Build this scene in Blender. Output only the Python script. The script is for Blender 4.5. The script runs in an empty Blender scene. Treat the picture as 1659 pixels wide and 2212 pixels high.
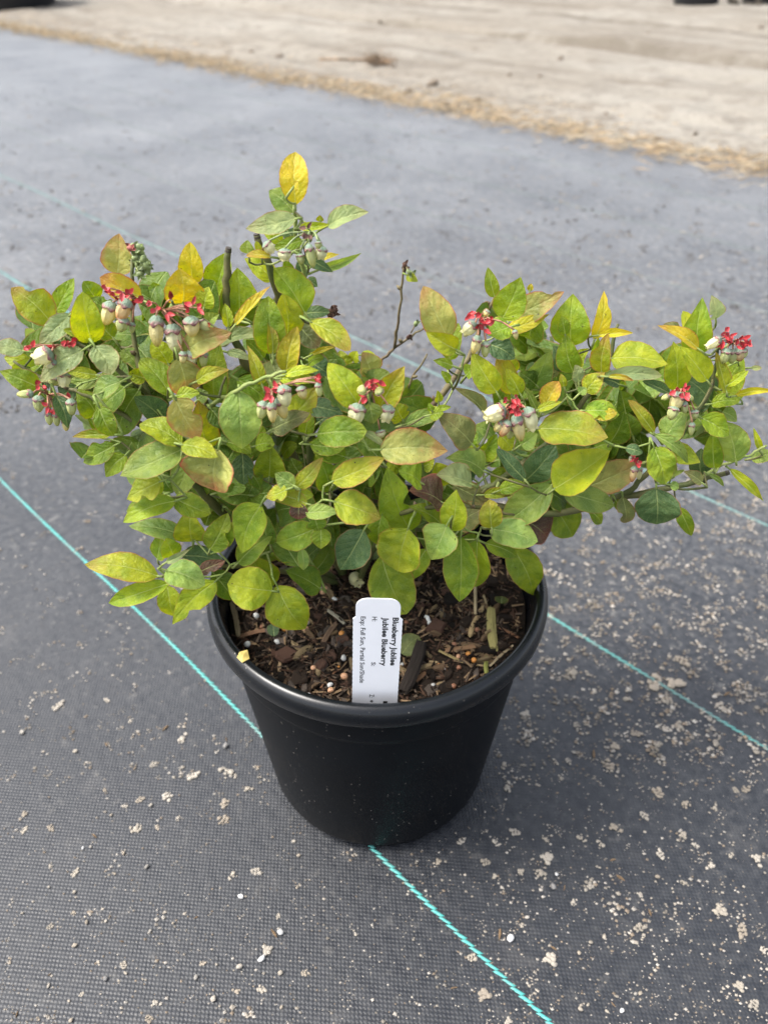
import bpy, bmesh, math, random
import numpy as np
from mathutils import Vector, Matrix
random.seed(7)
rnd = random.random
def U(a, b): return a + (b - a) * random.random()

# ---------------------------------------------------------------- camera, sky, sun, exposure
scene = bpy.context.scene
IW, IH, F = 1659.0, 2212.0, 1650.0            # measuring frame of the photograph and its focal length in those pixels
CAM_H = 0.571
PITCH = math.atan((IH / 2 + 175.0) / F)       # from the vanishing point of the fabric's parallel marker lines
FW = Vector((0, math.cos(PITCH), -math.sin(PITCH)))
UPV = Vector((0, math.sin(PITCH), math.cos(PITCH)))
RT = Vector((1, 0, 0))
CAM = Vector((0, 0, CAM_H))
cd = bpy.data.cameras.new('camera')
cam = bpy.data.objects.new('camera', cd)
scene.collection.objects.link(cam)
cam.location = CAM
cam.rotation_euler = (math.pi / 2 - PITCH, 0, 0)
cd.sensor_fit = 'VERTICAL'
cd.sensor_height = 36.0
cd.lens = F / IH * 36.0
cd.clip_start = 0.02
cd.clip_end = 400
cd.dof.use_dof = True
cd.dof.focus_distance = 0.425
cd.dof.aperture_fstop = 7.6
scene.camera = cam

SUN_EL, SUN_AZ = math.radians(58), math.radians(-94)     # azimuth from +Y (away from the camera) towards +X
world = bpy.data.worlds.new('World')
scene.world = world
world.use_nodes = True
wn, wl = world.node_tree.nodes, world.node_tree.links
wn.clear()
sky = wn.new('ShaderNodeTexSky')
sky.sky_type = 'NISHITA'
sky.sun_disc = False
sky.sun_elevation = SUN_EL
sky.sun_rotation = SUN_AZ
sky.air_density = 1.0
sky.dust_density = 4.0
sky.ozone_density = 1.0
hs = wn.new('ShaderNodeHueSaturation')
hs.inputs['Saturation'].default_value = 0.42             # thin bright cloud: the sky is nearly white
bg = wn.new('ShaderNodeBackground')
bg.inputs['Strength'].default_value = 0.13
wo = wn.new('ShaderNodeOutputWorld')
wl.new(sky.outputs[0], hs.inputs['Color'])
wl.new(hs.outputs[0], bg.inputs['Color'])
wl.new(bg.outputs[0], wo.inputs['Surface'])
sd = bpy.data.lights.new('sun', 'SUN')
sd.energy = 1.4
sd.angle = math.radians(22)
sd.color = (1.0, 0.96, 0.9)
sun = bpy.data.objects.new('sun', sd)
scene.collection.objects.link(sun)
sdir = Vector((math.sin(SUN_AZ) * math.cos(SUN_EL), math.cos(SUN_AZ) * math.cos(SUN_EL), math.sin(SUN_EL)))
sun.rotation_euler = sdir.to_track_quat('Z', 'Y').to_euler()
sun.location = (0, 0, 3)
vs = scene.view_settings
vs.view_transform = 'Standard'
vs.look = 'None'
vs.exposure = 1.62
vs.gamma = 1.0
vs.use_curve_mapping = False

# ---------------------------------------------------------------- helpers
def ray(px, py): return FW + RT * ((px - IW / 2) / F) - UPV * ((py - IH / 2) / F)
def at_y(px, py, Y):
    r = ray(px, py)
    return CAM + r * (Y / r.y)
def at_z(px, py, z=0.0):
    r = ray(px, py)
    return CAM + r * ((z - CAM_H) / r.z)
def depth(p): return (p - CAM).dot(FW)
def link(o, parent=None):
    scene.collection.objects.link(o)
    if parent is not None: o.parent = parent
    return o
def mesh_from(name, verts, faces, mats=(), smooth=True, mi=None):
    me = bpy.data.meshes.new(name)
    me.from_pydata([tuple(v) for v in verts], [], faces)
    for m in mats: me.materials.append(m)
    if smooth: me.polygons.foreach_set('use_smooth', [True] * len(me.polygons))
    if mi is not None: me.polygons.foreach_set('material_index', mi)
    me.update()
    return me
def obj(name, me, parent=None, loc=None):
    o = bpy.data.objects.new(name, me)
    if loc is not None: o.location = loc
    return link(o, parent)
def tag(o, label=None, cat=None, group=None, kind=None):
    if label: o['label'] = label
    if cat: o['category'] = cat
    if group: o['group'] = group
    if kind: o['kind'] = kind
    return o
def empty(name, loc):
    o = bpy.data.objects.new(name, None)
    o.empty_display_size = 0.02
    o.location = loc
    return link(o)
class MB:
    def __init__(s): s.v, s.f, s.m = [], [], []
    def add(s, v, f, m=0):
        k = len(s.v)
        s.v += [Vector(p) for p in v]
        s.f += [tuple(i + k for i in q) for q in f]
        s.m += [m] * len(f)
    def tube(s, pts, radii, n=7, m=0, cap=True):
        pts = [Vector(p) for p in pts]
        rings = []
        prev = None
        for i, p in enumerate(pts):
            d = (pts[min(i + 1, len(pts) - 1)] - pts[max(i - 1, 0)])
            d = d.normalized() if d.length > 1e-9 else Vector((0, 0, 1))
            if prev is None:
                a = d.cross(Vector((0.3, 0.9, 0.2)))
                if a.length < 1e-3: a = d.cross(Vector((1, 0, 0)))
            else:
                a = prev - d * prev.dot(d)
            a.normalize()
            prev = a
            b = d.cross(a)
            rings.append([p + (a * math.cos(2 * math.pi * j / n) + b * math.sin(2 * math.pi * j / n)) * radii[i] for j in range(n)])
        v = [q for r in rings for q in r]
        f = [(i * n + j, i * n + (j + 1) % n, (i + 1) * n + (j + 1) % n, (i + 1) * n + j) for i in range(len(pts) - 1) for j in range(n)]
        if cap:
            f.append(tuple(range(n - 1, -1, -1)))
            f.append(tuple((len(pts) - 1) * n + j for j in range(n)))
        s.add(v, f, m)
    def build(s, name, mats, parent=None, smooth=True, origin=None):
        o = Vector(origin) if origin is not None else Vector((0, 0, 0))
        me = mesh_from(name, [p - o for p in s.v], s.f, mats, smooth, s.m)
        return obj(name, me, parent, o)
def spline(pts, n):
    pts = [Vector(p) for p in pts]
    P = [pts[0] * 2 - pts[1]] + pts + [pts[-1] * 2 - pts[-2]]
    out = []
    for i in range(1, len(P) - 2):
        for k in range(n):
            t = k / n
            a, b, c, d = P[i - 1], P[i], P[i + 1], P[i + 2]
            out.append(0.5 * ((2 * b) + (c - a) * t + (2 * a - 5 * b + 4 * c - d) * t * t + (3 * b - a - 3 * c + d) * t ** 3))
    out.append(pts[-1])
    return out
def lathe(profile, n=96, fn=None):
    v, f = [], []
    for (r, z) in profile:
        for j in range(n):
            a = 2 * math.pi * j / n
            rr, zz = (r, z) if fn is None else fn(r, z, a)
            v.append((rr * math.cos(a), rr * math.sin(a), zz))
    for i in range(len(profile) - 1):
        for j in range(n):
            f.append((i * n + j, i * n + (j + 1) % n, (i + 1) * n + (j + 1) % n, (i + 1) * n + j))
    return v, f

# ---- node helpers
class NT:
    def __init__(s, name):
        s.mat = bpy.data.materials.new(name)
        s.mat.use_nodes = True
        s.n, s.l = s.mat.node_tree.nodes, s.mat.node_tree.links
        s.n.clear()
        s.out = s.n.new('ShaderNodeOutputMaterial')
    def new(s, t, **kw):
        nd = s.n.new(t)
        for k, v in kw.items(): setattr(nd, k, v)
        return nd
    def put(s, sock, val):
        if isinstance(val, bpy.types.NodeSocket): s.l.new(val, sock)
        elif isinstance(val, (tuple, list)): sock.default_value = tuple(val) + ((1.0,) if len(val) == 3 and len(sock.default_value) == 4 else ())
        else: sock.default_value = val
    def math(s, op, a, b=0.0, c=0.0):
        nd = s.new('ShaderNodeMath', operation=op)
        s.put(nd.inputs[0], a); s.put(nd.inputs[1], b); s.put(nd.inputs[2], c)
        return nd.outputs[0]
    def mix(s, fac, a, b, blend='MIX'):
        nd = s.new('ShaderNodeMix', data_type='RGBA', blend_type=blend)
        s.put(nd.inputs[0], fac); s.put(nd.inputs[6], a); s.put(nd.inputs[7], b)
        return nd.outputs[2]
    def smooth(s, v, a, b, lo=0.0, hi=1.0):
        nd = s.new('ShaderNodeMapRange', interpolation_type='SMOOTHSTEP')
        s.put(nd.inputs[0], v)
        nd.inputs[1].default_value, nd.inputs[2].default_value, nd.inputs[3].default_value, nd.inputs[4].default_value = a, b, lo, hi
        return nd.outputs[0]
    def noise(s, vec, scale, detail=3.0, rough=0.55, out=0):
        nd = s.new('ShaderNodeTexNoise')
        if vec is not None: s.l.new(vec, nd.inputs['Vector'])
        nd.inputs['Scale'].default_value, nd.inputs['Detail'].default_value, nd.inputs['Roughness'].default_value = scale, detail, rough
        return nd.outputs[out]
    def voro(s, vec, scale, feature='F1', out=0):
        nd = s.new('ShaderNodeTexVoronoi', feature=feature)
        if vec is not None: s.l.new(vec, nd.inputs['Vector'])
        nd.inputs['Scale'].default_value = scale
        return nd.outputs[out]
    def bump(s, h, strength=0.3, dist=0.001, normal=None):
        nd = s.new('ShaderNodeBump')
        nd.inputs['Strength'].default_value, nd.inputs['Distance'].default_value = strength, dist
        s.l.new(h, nd.inputs['Height'])
        if normal is not None: s.l.new(normal, nd.inputs['Normal'])
        return nd.outputs[0]
    def pbr(s, col, rough=0.6, spec=0.5, normal=None, **kw):
        p = s.new('ShaderNodeBsdfPrincipled')
        s.put(p.inputs['Base Color'], col); s.put(p.inputs['Roughness'], rough); s.put(p.inputs['Specular IOR Level'], spec)
        if normal is not None: s.l.new(normal, p.inputs['Normal'])
        for k, v in kw.items(): s.put(p.inputs[k], v)
        return p.outputs[0]
    def done(s, sh):
        s.l.new(sh, s.out.inputs['Surface'])
        return s.mat
    def coord(s, which='Object'): return s.new('ShaderNodeTexCoord').outputs[which]

# ---------------------------------------------------------------- materials
EDGE = 2.36                                              # metres across the marker lines to the sheet's edge (measured again below)
def leaf_material():
    t = NT('leaf')
    uv = t.new('ShaderNodeUVMap', uv_map='UVMap').outputs[0]
    me_uv = t.new('ShaderNodeUVMap', uv_map='Metric').outputs[0]
    sx = t.new('ShaderNodeSeparateXYZ'); t.l.new(uv, sx.inputs[0])
    u, v = sx.outputs[0], sx.outputs[1]
    av = t.math('ABSOLUTE', t.math('MULTIPLY', t.math('SUBTRACT', v, 0.5), 2.0))
    sm = t.new('ShaderNodeSeparateXYZ'); t.l.new(me_uv, sm.inputs[0])
    across = t.math('ABSOLUTE', sm.outputs[1])                 # millimetres from the midrib
    oi = t.new('ShaderNodeObjectInfo')
    base, blush, ornd = oi.outputs['Color'], oi.outputs['Alpha'], oi.outputs['Random']
    off = t.new('ShaderNodeCombineXYZ'); t.l.new(t.math('MULTIPLY', ornd, 97.0), off.inputs[2])
    va = t.new('ShaderNodeVectorMath', operation='ADD'); t.l.new(me_uv, va.inputs[0]); t.l.new(off.outputs[0], va.inputs[1])
    vec = va.outputs[0]
    big = t.noise(vec, 0.11, 2.0)
    fine = t.noise(vec, 0.9, 4.0, 0.6)
    lighter = t.new('ShaderNodeHueSaturation')
    lighter.inputs['Hue'].default_value, lighter.inputs['Saturation'].default_value, lighter.inputs['Value'].default_value = 0.482, 1.0, 1.22
    t.l.new(base, lighter.inputs['Color'])
    darker = t.new('ShaderNodeHueSaturation')
    darker.inputs['Hue'].default_value, darker.inputs['Value'].default_value = 0.51, 0.82
    t.l.new(base, darker.inputs['Color'])
    col = t.mix(t.smooth(big, 0.36, 0.66), darker.outputs[0], lighter.outputs[0])
    col = t.mix(t.math('MULTIPLY', fine, 0.35), col, base)
    # veins: midrib and arching side veins
    nv = t.math('MULTIPLY', t.noise(vec, 0.22, 2.0), 1.1)
    ph = t.math('ADD', t.math('SUBTRACT', t.math('MULTIPLY', u, 5.5), t.math('MULTIPLY', t.math('POWER', av, 0.85), 2.0)), nv)
    fr = t.math('ABSOLUTE', t.math('SUBTRACT', t.math('FRACT', ph), 0.5))
    side = t.smooth(fr, 0.0, 0.075, 1.0, 0.0)
    side = t.math('MULTIPLY', side, t.smooth(av, 0.55, 0.95, 1.0, 0.0))
    mid = t.smooth(across, 0.12, 0.42, 1.0, 0.0)
    vein = t.math('MAXIMUM', t.math('MULTIPLY', side, 0.22), t.math('MULTIPLY', mid, t.smooth(u, 0.2, 1.0, 0.75, 0.2)))
    vcol = t.mix(0.55, base, (0.50, 0.56, 0.22))
    net = t.smooth(t.voro(vec, 0.75, 'DISTANCE_TO_EDGE'), 0.0, 0.09, 1.0, 0.0)
    col = t.mix(t.math('MULTIPLY', net, 0.16), col, vcol)
    col = t.mix(vein, col, vcol)
    # red blush at the tip and along the margin
    n2 = t.noise(vec, 0.2, 3.0, 0.6)
    tipf = t.smooth(t.math('ADD', u, t.math('MULTIPLY', t.math('SUBTRACT', n2, 0.5), 0.9)), 0.42, 1.15)
    edgef = t.smooth(t.math('ADD', av, t.math('MULTIPLY', t.math('SUBTRACT', n2, 0.5), 0.7)), 0.74, 1.10)
    red = t.math('MULTIPLY', blush, t.math('MAXIMUM', t.math('MULTIPLY', tipf, 0.72), t.math('MULTIPLY', edgef, 0.6)))
    thin = t.math('MULTIPLY', t.smooth(av, 0.93, 0.985), t.math('MULTIPLY', t.math('ADD', blush, 0.6), 0.65))
    red = t.math('MINIMUM', t.math('MAXIMUM', red, thin), 1.0)
    col = t.mix(red, col, (0.42, 0.12, 0.07))
    # small brown specks and scorched spots
    sp = t.noise(vec, 0.55, 2.0, 0.4)
    col = t.mix(t.smooth(sp, 0.735, 0.77, 0.0, 0.85), col, (0.05, 0.03, 0.015))
    # waxy pale underside
    geo = t.new('ShaderNodeNewGeometry')
    under = t.mix(0.45, col, (0.24, 0.30, 0.13))
    col = t.mix(geo.outputs['Backfacing'], col, under)
    # relief: quilted between veins, crinkles
    quilt = t.math('ADD', t.math('MULTIPLY', t.smooth(fr, 0.0, 0.5), 0.3), t.math('MULTIPLY', t.smooth(across, 0.0, 1.2), 0.5))
    cr = t.math('ADD', t.math('MULTIPLY', t.noise(vec, 0.32, 2.0), 1.3), t.math('MULTIPLY', fine, 0.5))
    h = t.math('SUBTRACT', t.math('ADD', quilt, cr), t.math('MULTIPLY', net, 0.25))
    nrm = t.bump(h, 0.6, 0.0011)
    p = t.pbr(col, t.smooth(fine, 0.3, 0.7, 0.34, 0.52), 0.36, nrm)
    tr = t.new('ShaderNodeBsdfTranslucent')
    tc = t.new('ShaderNodeHueSaturation')
    tc.inputs['Hue'].default_value, tc.inputs['Saturation'].default_value, tc.inputs['Value'].default_value = 0.48, 1.15, 1.5
    t.l.new(col, tc.inputs['Color']); t.l.new(tc.outputs[0], tr.inputs['Color']); t.l.new(nrm, tr.inputs['Normal'])
    mx = t.new('ShaderNodeMixShader'); mx.inputs[0].default_value = 0.36
    t.l.new(p, mx.inputs[1]); t.l.new(tr.outputs[0], mx.inputs[2])
    return t.done(mx.outputs[0])
def stem_material(name, c1, c2):
    t = NT(name)
    co = t.coord('Object')
    n = t.noise(co, 70, 3); f = t.noise(co, 500, 3)
    col = t.mix(t.smooth(n, 0.35, 0.65), c1, c2)
    col = t.mix(t.smooth(f, 0.62, 0.72, 0, 0.7), col, (0.035, 0.025, 0.018))
    return t.done(t.pbr(col, 0.6, 0.35, t.bump(f, 0.5, 0.0008)))
def plain(name, c, rough=0.6, spec=0.4, var=0.25, scale=120, bump=0.3, dist=0.0006, **kw):
    t = NT(name)
    co = t.coord('Object')
    n = t.noise(co, scale, 4)
    col = t.mix(t.smooth(n, 0.3, 0.7), tuple(x * (1 - var) for x in c), tuple(min(1, x * (1 + var)) for x in c))
    return t.done(t.pbr(col, rough, spec, t.bump(n, bump, dist), **kw))
def tinted(name, rough=0.85, spec=0.25, scale=300, var=0.5, bump=0.6, dist=0.001, grain=False):
    t = NT(name)                                         # colour comes from the object's own colour
    oi = t.new('ShaderNodeObjectInfo')
    co = t.coord('Object')
    if grain:
        mp = t.new('ShaderNodeMapping'); mp.inputs['Scale'].default_value = (0.12, 1, 1); t.l.new(co, mp.inputs[0]); co = mp.outputs[0]
    n = t.noise(co, scale, 4, 0.65)
    k = t.math('ADD', t.math('MULTIPLY', n, 2 * var), 1 - var)
    vm = t.new('ShaderNodeVectorMath', operation='SCALE'); t.l.new(oi.outputs['Color'], vm.inputs[0]); t.l.new(k, vm.inputs['Scale'])
    return t.done(t.pbr(vm.outputs[0], rough, spec, t.bump(n, bump, dist)))
def petal_material(name, tipc, basec, mid=0.5):
    t = NT(name)
    g = t.new('ShaderNodeSeparateXYZ'); co = t.coord('Object'); t.l.new(co, g.inputs[0])
    n = t.noise(co, 5, 3)
    zz = t.math('ADD', g.outputs[2], t.math('MULTIPLY', t.math('SUBTRACT', n, 0.5), 0.5))
    col = t.mix(t.smooth(zz, 0.45, 1.0), basec, tipc)
    a = t.math('ARCTAN2', g.outputs[1], g.outputs[0])
    rib = t.math('POWER', t.math('ABSOLUTE', t.math('SINE', t.math('MULTIPLY', a, 2.5))), 6.0)
    col = t.mix(t.math('MULTIPLY', rib, 0.25), col, tuple(x * 0.6 for x in basec))
    p = t.pbr(col, 0.45, 0.4, t.bump(t.math('ADD', n, rib), 0.3, 0.03))
    tr = t.new('ShaderNodeBsdfTranslucent'); t.l.new(col, tr.inputs['Color'])
    mx = t.new('ShaderNodeMixShader'); mx.inputs[0].default_value = 0.42
    t.l.new(p, mx.inputs[1]); t.l.new(tr.outputs[0], mx.inputs[2])
    return t.done(mx.outputs[0])
def calyx_material():
    t = NT('calyx')
    g = t.new('ShaderNodeSeparateXYZ'); co = t.coord('Object'); t.l.new(co, g.inputs[0])
    n = t.noise(co, 6, 3)
    zz = t.math('ADD', g.outputs[2], t.math('MULTIPLY', t.math('SUBTRACT', n, 0.5), 0.25))
    col = t.mix(t.smooth(zz, 0.02, 0.2), (0.20, 0.27, 0.19), (0.34, 0.15, 0.15))
    return t.done(t.pbr(col, 0.6, 0.3, t.bump(n, 0.3, 0.03)))
def fabric_material():
    t = NT('woven_fabric')
    co = t.coord('Object')
    s = t.new('ShaderNodeSeparateXYZ'); t.l.new(co, s.inputs[0])
    big = t.noise(co, 3.2, 5, 0.65)
    wob = t.noise(co, 25, 2)
    P = 0.0021
    uu = t.math('ADD', t.math('MULTIPLY', s.outputs[0], 2 * math.pi / P), t.math('MULTIPLY', wob, 3.0))
    vv = t.math('ADD', t.math('MULTIPLY', s.outputs[1], 2 * math.pi / (P * 0.86)), t.math('MULTIPLY', wob, 2.0))
    su, sv = t.math('SINE', uu), t.math('SINE', vv)
    hu = t.math('SINE', t.math('MULTIPLY', uu, 0.5)); hv = t.math('SINE', t.math('MULTIPLY', vv, 0.5))
    cross = t.math('MULTIPLY', hu, hv)                   # over-under alternation
    weave = t.math('ADD', t.math('MULTIPLY', su, 0.30), t.math('ADD', t.math('MULTIPLY', sv, 0.12), t.math('MULTIPLY', cross, 0.75)))
    h = t.smooth(weave, -1.0, 1.0)
    tape = t.math('MULTIPLY', t.math('ADD', h, 0.35), 0.85)
    n_f = t.noise(co, 130, 4, 0.65)
    col = t.mix(tape, (0.002, 0.0026, 0.0040), (0.0100, 0.0128, 0.0190))
    # a film of dried grey mud caught in the weave, thicker in washed patches
    dust = t.smooth(t.math('ADD', t.math('MULTIPLY', big, 0.38), t.math('MULTIPLY', n_f, 0.72)), 0.38, 0.78)
    back = t.smooth(t.math('SUBTRACT', s.outputs[1], t.math('MULTIPLY', s.outputs[0], 0.5)), 0.2, 1.5, 0.10, 0.85)     # mud film paled with distance, painting in the low-angle sky sheen
    film = t.math('ADD', t.math('MULTIPLY', dust, back), 0.02)
    film = t.math('MULTIPLY', film, t.math('SUBTRACT', 1.15, t.math('MULTIPLY', h, 0.5)))
    col = t.mix(film, col, (0.195, 0.195, 0.195))
    fleck = t.noise(co, 420, 3, 0.6)
    col = t.mix(t.smooth(fleck, 0.66, 0.74, 0, 0.5), col, (0.20, 0.185, 0.16))
    blot = t.noise(co, 16, 4, 0.6)
    col = t.mix(t.smooth(blot, 0.58, 0.74, 0, 0.25), col, (0.10, 0.095, 0.09))
    # dark damp crumbs and paler dried splashes
    cr = t.noise(co, 50, 4, 0.75)
    col = t.mix(t.math('MULTIPLY', t.smooth(cr, 0.56, 0.68), t.math('MULTIPLY', back, 1.15)), col, (0.045, 0.042, 0.038))
    cr2 = t.noise(co, 75, 3, 0.65)
    col = t.mix(t.math('MULTIPLY', t.smooth(cr2, 0.58, 0.70), back), col, (0.24, 0.225, 0.20))
    b = t.bump(h, 0.5, 0.0005)
    b = t.bump(t.math('MULTIPLY', t.math('ADD', cr, cr2), back), 0.6, 0.004, b)
    b = t.bump(n_f, 0.25, 0.002, b)
    return t.done(t.pbr(col, t.smooth(n_f, 0.3, 0.7, 0.42, 0.56), 0.5, b, **{'Sheen Weight': 0.38, 'Sheen Roughness': 0.34, 'Sheen Tint': (0.95, 0.97, 1.0)}))
def dirt_material():
    t = NT('sandy_dirt')
    co = t.coord('Object')
    a = t.noise(co, 0.9, 5, 0.6); b = t.noise(co, 7, 5, 0.62); c = t.noise(co, 55, 4, 0.6)
    mp = t.new('ShaderNodeMapping'); mp.inputs['Scale'].default_value = (0.12, 1.0, 1.0); t.l.new(co, mp.inputs[0])
    streak = t.noise(mp.outputs[0], 4.0, 4, 0.6)
    col = t.mix(t.smooth(a, 0.35, 0.65), (0.212, 0.189, 0.155), (0.255, 0.236, 0.202))
    col = t.mix(t.smooth(b, 0.50, 0.70, 0, 0.7), col, (0.150, 0.128, 0.102))
    col = t.mix(t.smooth(streak, 0.50, 0.66, 0, 0.75), col, (0.155, 0.134, 0.108))
    sy = t.new('ShaderNodeSeparateXYZ'); t.l.new(co, sy.inputs[0])
    m = t.noise(co, 17, 5, 0.7)
    near = t.smooth(sy.outputs[1], EDGE, EDGE + 1.1, 1.0, 0.35)   # trampled grey soil mixed in along the sheet
    col = t.mix(t.math('MULTIPLY', t.smooth(m, 0.47, 0.66), t.math('MULTIPLY', near, 0.8)), col, (0.125, 0.108, 0.088))
    a_, b_ = at_z(0, 1030), at_z(1195, 2212)
    d_ = (b_ - a_).normalized(); n_ = Vector((-d_.y, d_.x, 0))
    wv = t.math('MULTIPLY', t.math('SUBTRACT', t.noise(mp.outputs[0], 1.2, 3), 0.5), 0.35)
    for q_, w_ in ((121, 0.07), (108, 0.06), (62, 0.12)):            # darker soil along the wheel ruts
        dist = t.math('ABSOLUTE', t.math('SUBTRACT', t.math('ADD', sy.outputs[1], wv), n_.dot(at_z(1400, q_))))
        col = t.mix(t.math('MULTIPLY', t.smooth(dist, w_ * .4, w_ * 1.4, 0.75, 0.0), t.smooth(b, 0.3, 0.55)), col, (0.13, 0.112, 0.088))
    col = t.mix(t.smooth(c, 0.6, 0.72, 0, 0.4), col, (0.32, 0.298, 0.26))
    return t.done(t.pbr(col, 0.95, 0.15, t.bump(t.math('ADD', b, t.math('MULTIPLY', c, 0.4)), 1.0, 0.02)))
def pot_material(name='black_plastic', spec=0.10, r0=0.36):
    t = NT(name)
    co = t.coord('Object')
    s = t.new('ShaderNodeSeparateXYZ'); t.l.new(co, s.inputs[0])
    n = t.noise(co, 28, 3)
    col = t.mix(t.smooth(n, 0.3, 0.7), (0.0016, 0.0024, 0.0038), (0.003, 0.0042, 0.006))
    low = t.smooth(s.outputs[2], 0.0, 0.17, 1.0, 0.55)
    d1 = t.voro(co, 260); d2 = t.voro(co, 100)
    pick = t.new('ShaderNodeSeparateColor'); t.l.new(t.voro(co, 260, 'F1', 1), pick.inputs[0]); d3 = t.noise(co, 18, 3)
    keep = t.smooth(d3, 0.34, 0.56)
    sp = t.math('MULTIPLY', t.math('MULTIPLY', t.smooth(d1, 0.07, 0.15, 1.0, 0.0), t.smooth(pick.outputs[0], 0.45, 1.0)), t.math('MULTIPLY', keep, low))
    sp = t.math('MAXIMUM', sp, t.math('MULTIPLY', t.smooth(d2, 0.045, 0.075, 1.0, 0.0), t.math('MULTIPLY', keep, low)))
    col = t.mix(t.math('MULTIPLY', sp, 0.8), col, (0.33, 0.30, 0.26))
    film = t.math('MULTIPLY', t.math('MULTIPLY', t.noise(co, 45, 4, 0.65), low), 0.005)
    foot = t.smooth(s.outputs[2], 0.0, 0.035, 0.012, 0.0)
    col = t.mix(t.math('ADD', film, foot), col, (0.25, 0.22, 0.19))
    rg = t.math('ADD', t.math('MULTIPLY', n, 0.12), t.math('ADD', r0, t.math('MULTIPLY', sp, 0.4)))
    return t.done(t.pbr(col, rg, spec, t.bump(t.noise(co, 240, 3), 0.06, 0.0006)))
def soil_material():
    t = NT('potting_mix')
    co = t.coord('Object')
    n = t.noise(co, 160, 5, 0.7); b = t.noise(co, 35, 3)
    col = t.mix(t.smooth(n, 0.35, 0.7), (0.005, 0.004, 0.003), (0.028, 0.018, 0.012))
    col = t.mix(t.smooth(b, 0.5, 0.7, 0, 0.4), col, (0.034, 0.022, 0.014))
    return t.done(t.pbr(col, 0.95, 0.2, t.bump(n, 1.0, 0.004)))
def line_material(name='teal_yarn', lo=0.05, hi=0.75):
    t = NT(name)
    co = t.coord('Object')
    n = t.noise(co, 22, 4, 0.65); f = t.noise(co, 600, 2)
    col = t.mix(f, (0.035, 0.27, 0.25), (0.10, 0.42, 0.385))
    col = t.mix(t.smooth(n, 0.46, 0.72, lo, hi), col, (0.16, 0.17, 0.165))
    return t.done(t.pbr(col, 0.5, 0.4))
M = dict(leaf=leaf_material(),
         petiole=stem_material('petiole', (0.17, 0.24, 0.05), (0.24, 0.28, 0.09)),
         stem=stem_material('green_stem', (0.075, 0.095, 0.026), (0.115, 0.105, 0.040)),
         twig=stem_material('brown_twig', (0.115, 0.08, 0.045), (0.17, 0.14, 0.07)),
         cut=plain('cut_wood', (0.05, 0.04, 0.03)),
         bract=plain('red_bract', (0.42, 0.035, 0.04), 0.5, 0.4, 0.5, 300),
         pedicel=plain('pedicel', (0.34, 0.17, 0.10), 0.5, 0.4, 0.4, 300),
         dead=plain('withered', (0.10, 0.055, 0.04), 0.8, 0.2, 0.5, 300),
         bud=plain('green_bud', (0.20, 0.25, 0.10), 0.5, 0.4, 0.4, 300),
         cream=petal_material('cream_petal', (0.88, 0.72, 0.24), (0.85, 0.76, 0.38)),
         white=petal_material('white_petal', (0.88, 0.83, 0.46), (0.86, 0.84, 0.52)),
         peach=petal_material('peach_petal', (0.78, 0.36, 0.14), (0.80, 0.62, 0.32)),
         greenish=petal_material('greenish_petal', (0.70, 0.70, 0.26), (0.58, 0.62, 0.28)),
         calyx=calyx_material(),
         fabric=fabric_material(), dirt=dirt_material(), pot=pot_material(), pot_rim=pot_material('black_plastic_rim', 0.45, 0.22), soil=soil_material(), line=line_material(), line_b=line_material('dusty_yarn', 0.25, 0.88), line_c=line_material('dustier_yarn', 0.66, 0.93), line_old=line_material('muddy_yarn', 0.93, 0.99),
         bark=tinted('bark', 0.9, 0.22, 500, 0.6, 0.9, 0.0015, True),
         pebble=tinted('pebble', 0.8, 0.3, 700, 0.3, 0.5, 0.0006),
         bead=tinted('bead', 0.42, 0.45, 900, 0.2, 0.2, 0.0003),
         straw=plain('dry_straw', (0.28, 0.205, 0.120), 0.85, 0.2, 0.5, 40),
         grit=plain('grit', (0.27, 0.24, 0.20), 0.9, 0.2, 0.45, 30),
         tagwhite=plain('label_plastic', (0.80, 0.81, 0.84), 0.35, 0.4, 0.02, 60, 0.05, 0.0003),
         ink=plain('ink', (0.012, 0.012, 0.013), 0.6, 0.3, 0.2),
         farpot=plain('far_black_plastic', (0.012, 0.013, 0.016), 0.4, 0.4))

# ---------------------------------------------------------------- ground, fabric, marker lines
LA, LB = at_z(0, 1030), at_z(1195, 2212)
LD = (LB - LA).normalized()                              # direction of the marker lines on the ground
AZ = math.atan2(LD.y, LD.x)
LN = Vector((-LD.y, LD.x, 0))
def perp(px, py): return LN.dot(at_z(px, py))
offA = perp(600, 1030 + 0.989 * 600)
offB = perp(829, 588 + 0.622 * 829)
offC = perp(829, 380 + 0.457 * 829)
SP = (offC - offA) / 2
EDGE = perp(829, 50 + 0.2 * 829)
def to_world(t, n, z=0.0): return LD * t + LN * n + Vector((0, 0, z))
rotZ = AZ
def vnoise(shape, cells, seed):
    g = np.random.RandomState(seed).rand(cells[0] + 2, cells[1] + 2)
    x = np.linspace(0, cells[0], shape[0]); y = np.linspace(0, cells[1], shape[1])
    xi, yi = np.minimum(x.astype(int), cells[0]), np.minimum(y.astype(int), cells[1])
    fx, fy = x - xi, y - yi
    fx = fx * fx * (3 - 2 * fx); fy = fy * fy * (3 - 2 * fy)
    a = g[np.ix_(xi, yi)]; b = g[np.ix_(xi + 1, yi)]; c = g[np.ix_(xi, yi + 1)]; d = g[np.ix_(xi + 1, yi + 1)]
    return (a * (1 - fx)[:, None] + b * fx[:, None]) * (1 - fy)[None, :] + (c * (1 - fx)[:, None] + d * fx[:, None]) * fy[None, :]
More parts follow.
